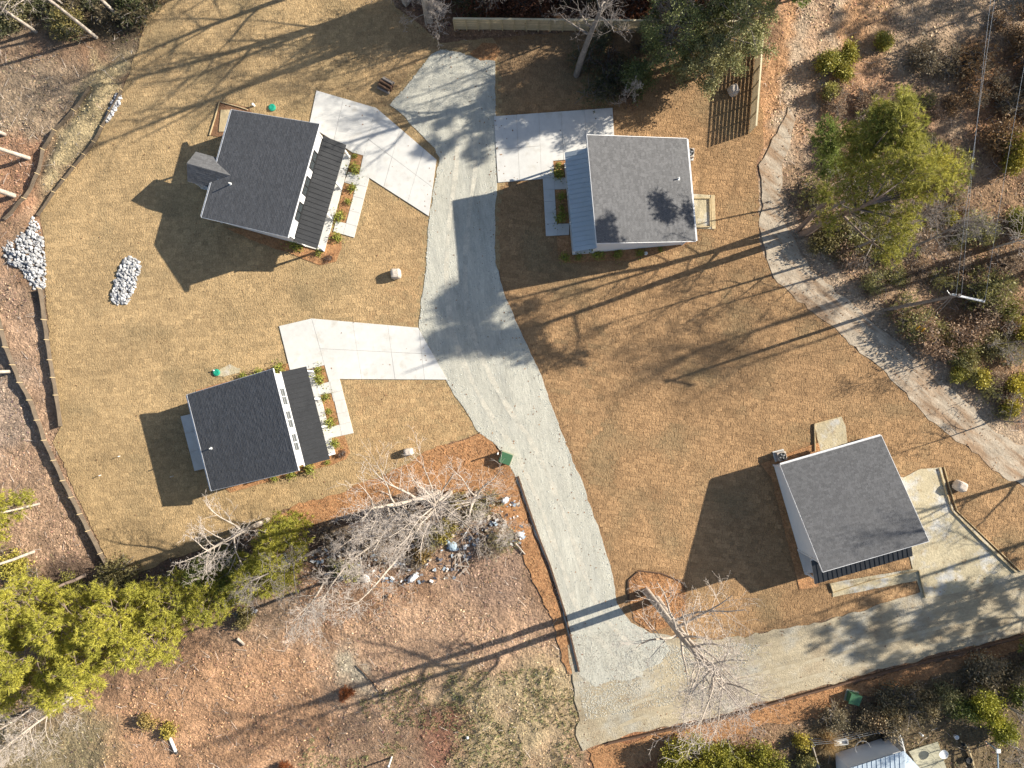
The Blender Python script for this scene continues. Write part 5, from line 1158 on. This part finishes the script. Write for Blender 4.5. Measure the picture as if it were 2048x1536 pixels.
# air conditioners
def aircon(px, label, rz=0.0):
    w = W(*px, .6); root = thing('air_conditioner', label, 'air conditioner', (w.x, w.y, 0), rz)
    b = MB(); b.box((0, 0, .06), (1.0, .95, .12)); b.obj('pad', M['concrete'], root)
    b = MB(); b.box((0, 0, .46), (.76, .76, .68)); b.obj('housing', M['fauxrock'], root)
    s = MB()
    for i in range(9):
        for sg in (-1, 1): s.box((sg*.385, 0, .18+i*.07), (.015, .72, .03)); s.box((0, sg*.385, .18+i*.07), (.72, .015, .03))
    s.obj('louvres', M['steel'], root, kind='stuff')
    b = MB(); b.lathe([(.34, 0), (.34, .05), (.30, .05), (.30, .01), (.02, .01)], (0, 0, .80), 24); b.obj('fan_ring', M['dark'], root)
    f = MB()
    for i in range(4):
        a_ = i*PI/2+.3; f.box((.14*math.cos(a_), .14*math.sin(a_), .84), (.26, .10, .012), a_)
    f.obj('fan_blades', M['steel'], root)
    g = MB(); 
    for i in range(7):
        a_ = i*PI/7; g.box((0, 0, .875), (.64, .008, .008), a_)
    g.lathe([(.07, 0), (.07, .02), (.02, .025)], (0, 0, .87), 12); g.obj('fan_grille', M['dark'], root)
aircon((1563, 912), 'air conditioner unit at the rear corner of the house with the unfinished driveway', .25)
aircon((1379, 306), 'air conditioner unit half under the eave of the pale porch house', -.05)
# conduit and pipes on the lawn side
b = MB(); b.tube(W(342, 1472, 0)+Vector((0,0,.25)), W(354, 1500, 0)+Vector((0,0,.25)), .13, n=12); o = b.obj('drain_pipe', M['plastic'])
tag(o, 'white drain pipe with a dark end lying on the orange ground at lower left', 'pipe'); b = MB(); b.tube(W(354, 1500)+Vector((0,0,.25)), W(356, 1504)+Vector((0,0,.24)), .17, n=12); b.obj('end_cap', M['dark'], o)
# dark log bundle on the lawn
w = W(773, 172); root = thing('log_pile', 'dark pile of weathered logs and boards on the shaded lawn left of the gravel turnaround', 'log pile', (w.x, w.y, 0), -.5)
for i, (yy, zz, L, r) in enumerate([(-.5,.14,1.2,.14),(-.18,.15,1.35,.15),(.15,.14,1.25,.14),(.48,.13,1.1,.13),(-.32,.38,1.1,.12),(.02,.4,1.2,.13),(.32,.37,1.0,.11)]):
    b = MB(); b.tube((-L/2, yy, zz), (L/2, yy+.05*math.sin(i), zz+.02), r, r*.85, 9); b.obj('log', M['darkwood' if i % 3 else 'bark_grey'], root)
# utility pole
pb = W(1768, 620); pt = W(1914, 590, 10.3); pt = Vector((pb.x, pb.y, 10.4))
root = thing('utility_pole', 'wooden utility pole with a long pale crossarm rising from the brush beside the sandy track', 'utility pole', (pb.x, pb.y, 0))
b = MB(); b.tube((0, 0, -.2), (0, 0, 10.4), .16, .11, 12); b.obj('pole', M['bark_grey'], root)
ax = Vector((1, -.22, 0)).normalized(); b = MB(); ra = math.atan2(ax.y, ax.x); c_ = ax*.85
b.box((c_.x, c_.y, 10.1), (2.5, .13, .14), ra); ca_ = b.obj('crossarm', M['plastic'], root)
ins = []
for t in (-.25, .15, 1.95):
    p = ax*t; b = MB(); b.lathe([(.05, 0), (.07, .05), (.04, .1), (.07, .15), (.03, .2)], (p.x, p.y, 10.17), 10); b.obj('insulator', M['steel'], root); ins.append(Vector((pb.x+p.x, pb.y+p.y, 10.37)))
b = MB(); b.tube((.1, 0, 9.6), (.85, -.2, 10.03), .03); b.tube((.1, .1, 9.2), (-.2, .5, 9.2), .03); b.obj('brace', M['steel'], root)
for k, (gx_, gy_, d0) in enumerate([(1822, 668, 0), (1834, 672, 0)]):
    an = W(gx_, gy_); b = MB(); l0 = an - pb; b.tube((l0.x, l0.y, .05), (0, 0, 9.3+.4*k), .015, n=5); g = b.obj('guy_wire', M['steel'], root)
    top = Vector((0, 0, 9.3+.4*k)); st = Vector((l0.x, l0.y, .1)); dd = (top-st).normalized(); b = MB(); b.tube(st, st+dd*2.3, .055, n=8); b.obj('guard', M['yellow'], g)
far = [W(2010, -10, 11.0), W(2002, -10, 11.0), W(2090, 20, 11.0)]
for k in range(3):
    d = (far[k]-ins[k]); e = ins[k] + d*2.2; e.z = 11.0; P = []
    for i in range(25):
        t = i/24; p = ins[k].lerp(e, t); p.z -= 1.6*4*t*(1-t)*.5; P.append(p)
    V, F = tubes(P[:-1], P[1:], [.014]*24, [.014]*24, 4)
    tag(link('power_line', npmesh('power_line', V, F, M['steel'])), ['left one of the close pair of power lines running up from the crossarm', 'right one of the close pair of power lines running up from the crossarm', 'single power line running up from the far end of the crossarm'][k], 'power line')
# debris among the bare trees
for i, (px, dm, lb, m_) in enumerate([((848,1112),(1.2,.7,.5),'crumpled white tarpaulin in the debris, the one nearest the thick bare trunks','tarp'), ((826,1155),(1.3,.6,.45),'crumpled white tarpaulin lowest in the debris','tarp'),
     ((1040,1068),(.55,.75,.5),'white bag at the right end of the debris beside the gravel road','tarp'), ((1010,1000),(.6,.8,.5),'white sack between the transformer box and the debris','tarp'),
     ((930,1094),(.4,.5,.3),'small white lump above the broken pallet','tarp'), ((905,1092),(.9,1.0,.3),'dark blue green tarpaulin beside the broken pallet','bluetarp'),
     ((572,1118),(1.0,1.7,.8),'pale blue tarpaulin covered heap under the yellow green pines','bluetarp'), ((735,1155),(.8,.6,.35),'white sheet in the twigs left of the lowest tarpaulin','tarp'),
     ((895,1082),(.5,.4,.3),'dark blue bucket shaped lump in the debris','bluetarp'), ((780,1190),(.5,.4,.3),'tan clump by the dark hole under the bare twigs','straw'), ((252,1192),(.5,.9,.3),'white bag in the shaded brush above the grove','tarp'),
     ((935,1474),(.3,.3,.25),'small white lump in the dry grass of the field','tarp')]):
    lump('debris_heap', lb, 'debris', px, dm, i*.7, M[m_], 20+i, .7, .8, 3, .22)
w = W(921, 1121); root = thing('broken_pallet', 'broken grey wooden pallet frames beside the debris under the bare trees', 'pallet', (w.x, w.y, gz(w.x, w.y)+.08), .35)
for (cx, cy, l, rz) in [(-.5,0,1.5,1.2),(0,.05,1.5,1.35),(.45,.1,1.5,1.75),(0,.6,1.2,.1),(0,-.2,1.2,.3),(.1,-.55,1.0,-.4),(-.2,-1.0,.9,.6),(.25,-1.1,.7,1.8),(-.2,.3,1.0,.7),(.2,-.9,.8,.5)]:
    b = MB(); b.box((cx, cy, .06+.03*random.random()), (l, .07, .05), rz); b.obj('board', M['bark_pale'], root)
x, y, R = scatter(900, [(840,1040),(900,1030),(1040,980),(1050,1090),(960,1085),(920,1160),(800,1170),(640,1150),(600,1110),(660,1090)], [WP(GRAVEL)], 71)
for gname, (cl, px0) in {'a': ((.6,.6,.6), 0)}.items():
    n = 420; x = x[:n]; y = y[:n]; n = len(x); a = R.rand(n)*6.28; s = R.uniform(.05, .2, n); c = np.stack([x, y, gh(x, y)+.12], 1)
    dx = np.stack([np.cos(a), np.sin(a), (R.rand(n)-.5)], 1)*s[:, None]; dy = np.stack([-np.sin(a), np.cos(a), (R.rand(n)-.5)], 1)*(s*.6)[:, None]
    V = np.stack([c-dx-dy, c+dx-dy, c+dx+dy, c-dx+dy], 1).reshape(-1, 3); pal = np.array([(.6,.6,.6), (.3,.36,.42), (.1,.1,.12), (.5,.42,.34)])
    tag(link('litter_scraps', npmesh('litter_scraps', V, np.arange(4*n).reshape(-1, 4), M['litter'], pal[R.choice(4, n)])), 'scraps of paper and plastic strewn under the bare trees', 'litter', kind='stuff')
x = np.concatenate([W(p, q).xy[0:1] for p, q in [(0,0)]]) if False else None
def log(pa, pb_, r, label, m='bark_pale', z=.15):
    a, b_ = W(*pa), W(*pb_); a.z = gz(a.x, a.y)+z; b_.z = gz(b_.x, b_.y)+z; root = thing('fallen_log', label, 'log', (a.x, a.y, a.z)); d = b_-a
    b = MB(); b.tube((0, 0, 0), d, r, r*.75, 9); b.obj('stem', M[m], root)
    if d.length > 1.2:
        for t, s in ((.4, 1), (.7, -1)): b = MB(); q = d*t; b.tube(q, q+Vector((-d.y, d.x, 0)).normalized()*s*.45+d*.12+Vector((0,0,.12)), r*.35, r*.15, 6); b.obj('branch_stub', M[m], root)
log((476,1276), (490,1289), .14, 'short grey log on the red field right of the grove')
log((1030,1085), (1050,1108), .08, 'thin pale log at the right end of the debris')
log((1740,48), (1781,30), .07, 'dark thin log on the orange strip near the top', 'darkwood')
log((715,1330), (765,1385), .05, 'thin dark branch lying across the pale sandy patch', 'darkwood')
log((1825,640), (1868,662), .06, 'pale stick lying by the yellow guy guards')
# ------------------------------------------------------------------ neighbour's yard, bottom right
w = W(1790, 1560); rz = -.30
root = thing('shed', 'neighbour shed with a pale blue tin roof at the bottom edge', 'shed', (w.x, w.y, 0), 0)
def Lp(px, py, h=0): q = W(px, py, h)-w; return (q.x, q.y, h)
A_, B_, C_ = Lp(1698,1537,2.9), Lp(1808,1502,2.9), Lp(1843,1540,2.5); dn = Vector((.3, -6, 0))
b = MB(); a1, b1, c1 = Vector(A_), Vector(B_), Vector(C_)
b.poly([a1, a1+dn, b1+dn, b1]); b.poly([b1, b1+dn, c1+dn, c1]); rm = b.mesh('roof', M['tin']); ro = link('roof', rm, root); md = ro.modifiers.new('thick', 'SOLIDIFY'); md.thickness = .05
for i in range(1, 12):
    t = i/12; p = a1.lerp(b1, t)+Vector((0,0,.02)); b = MB(); b.tube(p, p+dn, .022, n=5); b.obj('roof_rib', M['tin'], ro)
b = MB(); pts = [(p.x, p.y) for p in (a1+Vector((.2,-.25,0)), a1+dn+Vector((.2,.2,0)), c1+dn+Vector((-.25,.2,0)), c1+Vector((-.25,-.1,0)), b1+Vector((0,-.3,0)))]
b.prism(pts, 0, 2.35); b.obj('wall', M['white'], root)
slab = slabs('concrete_slab', Z([(1095,1035),(1225,990),(1335,955),(1365,1050),(1400,1160),(1440,1260),(1180,1260),(1140,1110)], .2432, 1550, 1250), J((.2432,1550,1250), ((1130,1110),(1385,1080)), ((1225,990),(1400,1210))), .1, M['concrete_old'])
w = W(1876, 1499); root = thing('satellite_dish', 'white round dish standing on the neighbour concrete slab', 'dish', (w.x, w.y, .1))
b = MB(); b.lathe([(.05, 0), (.25, .04), (.38, .14), (.40, .2), (.36, .14), (.02, .06)], (0, 0, .55), 24); b.obj('dish', M['plastic'], root, smooth=True); b = MB(); b.tube((0, 0, 0), (0, 0, .58), .04); b.obj('mast', M['steel'], root)
w = W(1972, 1483); root = thing('blue_pipe_rack', 'blue grey horizontal pipe with a square end box in the bottom right yard', 'pipe', (w.x, w.y, 0))
b = MB(); b.tube((0, 0, 0), (0, 0, 1.5), .06); b.obj('leg', M['bluetarp'], root); b = MB(); b.box((0, 0, 1.55), (.35, .35, .14)); b.obj('end_box', M['plastic'], root); b = MB(); b.tube((0, -.1, 1.45), (.12, -3.2, 1.45), .06); b.obj('rail', M['bluetarp'], root)
pts = [W(*p, 1.0) for p in Z([(985,858),(1020,885),(1045,950),(1070,1045)], .2432, 1550, 1250)]; w = W(1805, 1480); root = thing('white_railing', 'curved white railing beside the pale blue tin roof', 'railing', (w.x, w.y, 0))
for i in range(3):
    for zz in (.35, 1.0): b = MB(); p, q = pts[i]-w, pts[i+1]-w; b.tube((p.x, p.y, zz), (q.x, q.y, zz), .045); b.obj('rail', M['plastic'], root)
for i in range(3):
    for t in (0, .33, .66): p = (pts[i].lerp(pts[i+1], t)-w); b = MB(); b.box((p.x, p.y, .52), (.05, .05, 1.04)); b.obj('baluster', M['plastic'], root)
w = W(1717, 1488); b = MB(); n = 32
P = [(.66*math.cos(2*PI*i/n), .66*math.sin(2*PI*i/n), .75) for i in range(n+1)]
V, F = tubes(P[:-1], P[1:], [.025]*n, [.025]*n, 5); root = thing('hoop_stand', 'thin round hoop stand in the neighbour enclosure', 'hoop', (w.x, w.y, 0)); link('hoop', npmesh('hoop', V, F, M['steel']), root)
for i in range(3): a_ = i*2.1; b = MB(); b.tube((.66*math.cos(a_), .66*math.sin(a_), 0), (.66*math.cos(a_), .66*math.sin(a_), .75), .02); b.obj('leg', M['steel'], root)
w = W(1678, 1481); root = thing('white_trough', 'long white trough beside the tan grass clump', 'trough', (w.x, w.y, .05), .12)
b = MB(); b.box((0, 0, .12), (1.25, .4, .06)); b.obj('base', M['plastic'], root)
for s_ in (-1, 1): b = MB(); b.box((0, s_*.2, .24), (1.25, .03, .3)); b.obj('side', M['plastic'], root); b = MB(); b.box((s_*.61, 0, .24), (.03, .37, .3)); b.obj('end', M['plastic'], root)
edging('weathered boundary board at the bottom edge beside the tan grass clump', Z([(270,930),(350,1200)], .2432, 1550, 1250), .08, .9, 'bark_pale', 1.5)
edging('curved wooden border in the bottom right yard', Z([(1520,950),(1580,1000),(1610,1090),(1640,1200)], .2432, 1550, 1250), .12, .2, 'wood', 1.0)
# wire mesh enclosure
w = W(1700, 1462); root = thing('wire_enclosure', 'low wire fence curving along the top of the neighbour enclosure', 'wire fence', (w.x, w.y, 0))
pts = [W(*p)-w for p in Z([(280,930),(450,915),(640,870),(800,835),(980,835)], .2432, 1550, 1250)]
for i in range(len(pts)-1):
    for zz in (.2, .5, .8, 1.1): b = MB(); b.tube((pts[i].x, pts[i].y, zz), (pts[i+1].x, pts[i+1].y, zz), .012, n=4); b.obj('wire', M['steel'], root)
for p in pts: b = MB(); b.tube((p.x, p.y, 0), (p.x, p.y, 1.25), .035); b.obj('post', M['steel'], root)
w = W(1782, 1490); b = MB(); b.prism([(-.9,-1),(.9,-1),(.9,1),(-.9,1)], 0, .5); tag(b.obj('pit_block', M['dark'], None, (w.x, w.y, 0)), 'black tub stand-in block in the enclosure beside the white railing', 'pit')  # raised black block stands in for a dark pit
for i, (px, r) in enumerate([((1923,1486),.16),((1935,1518),.3),((1910,1472),.2)]):
    w = W(*px); b = MB(); b.lathe([(r*.8, 0), (r, .28), (r*.85, .28), (r*.7, .2), (.02, .2)], (0, 0, 0), 16); tag(b.obj('flower_pot', M['dark' if i < 2 else 'plastic'], None, (w.x, w.y, .0)), ['small dark pot by the curved wooden border', 'large dark pot below the small one by the curved border', 'white pot right of the neighbour concrete slab'][i], 'pot')
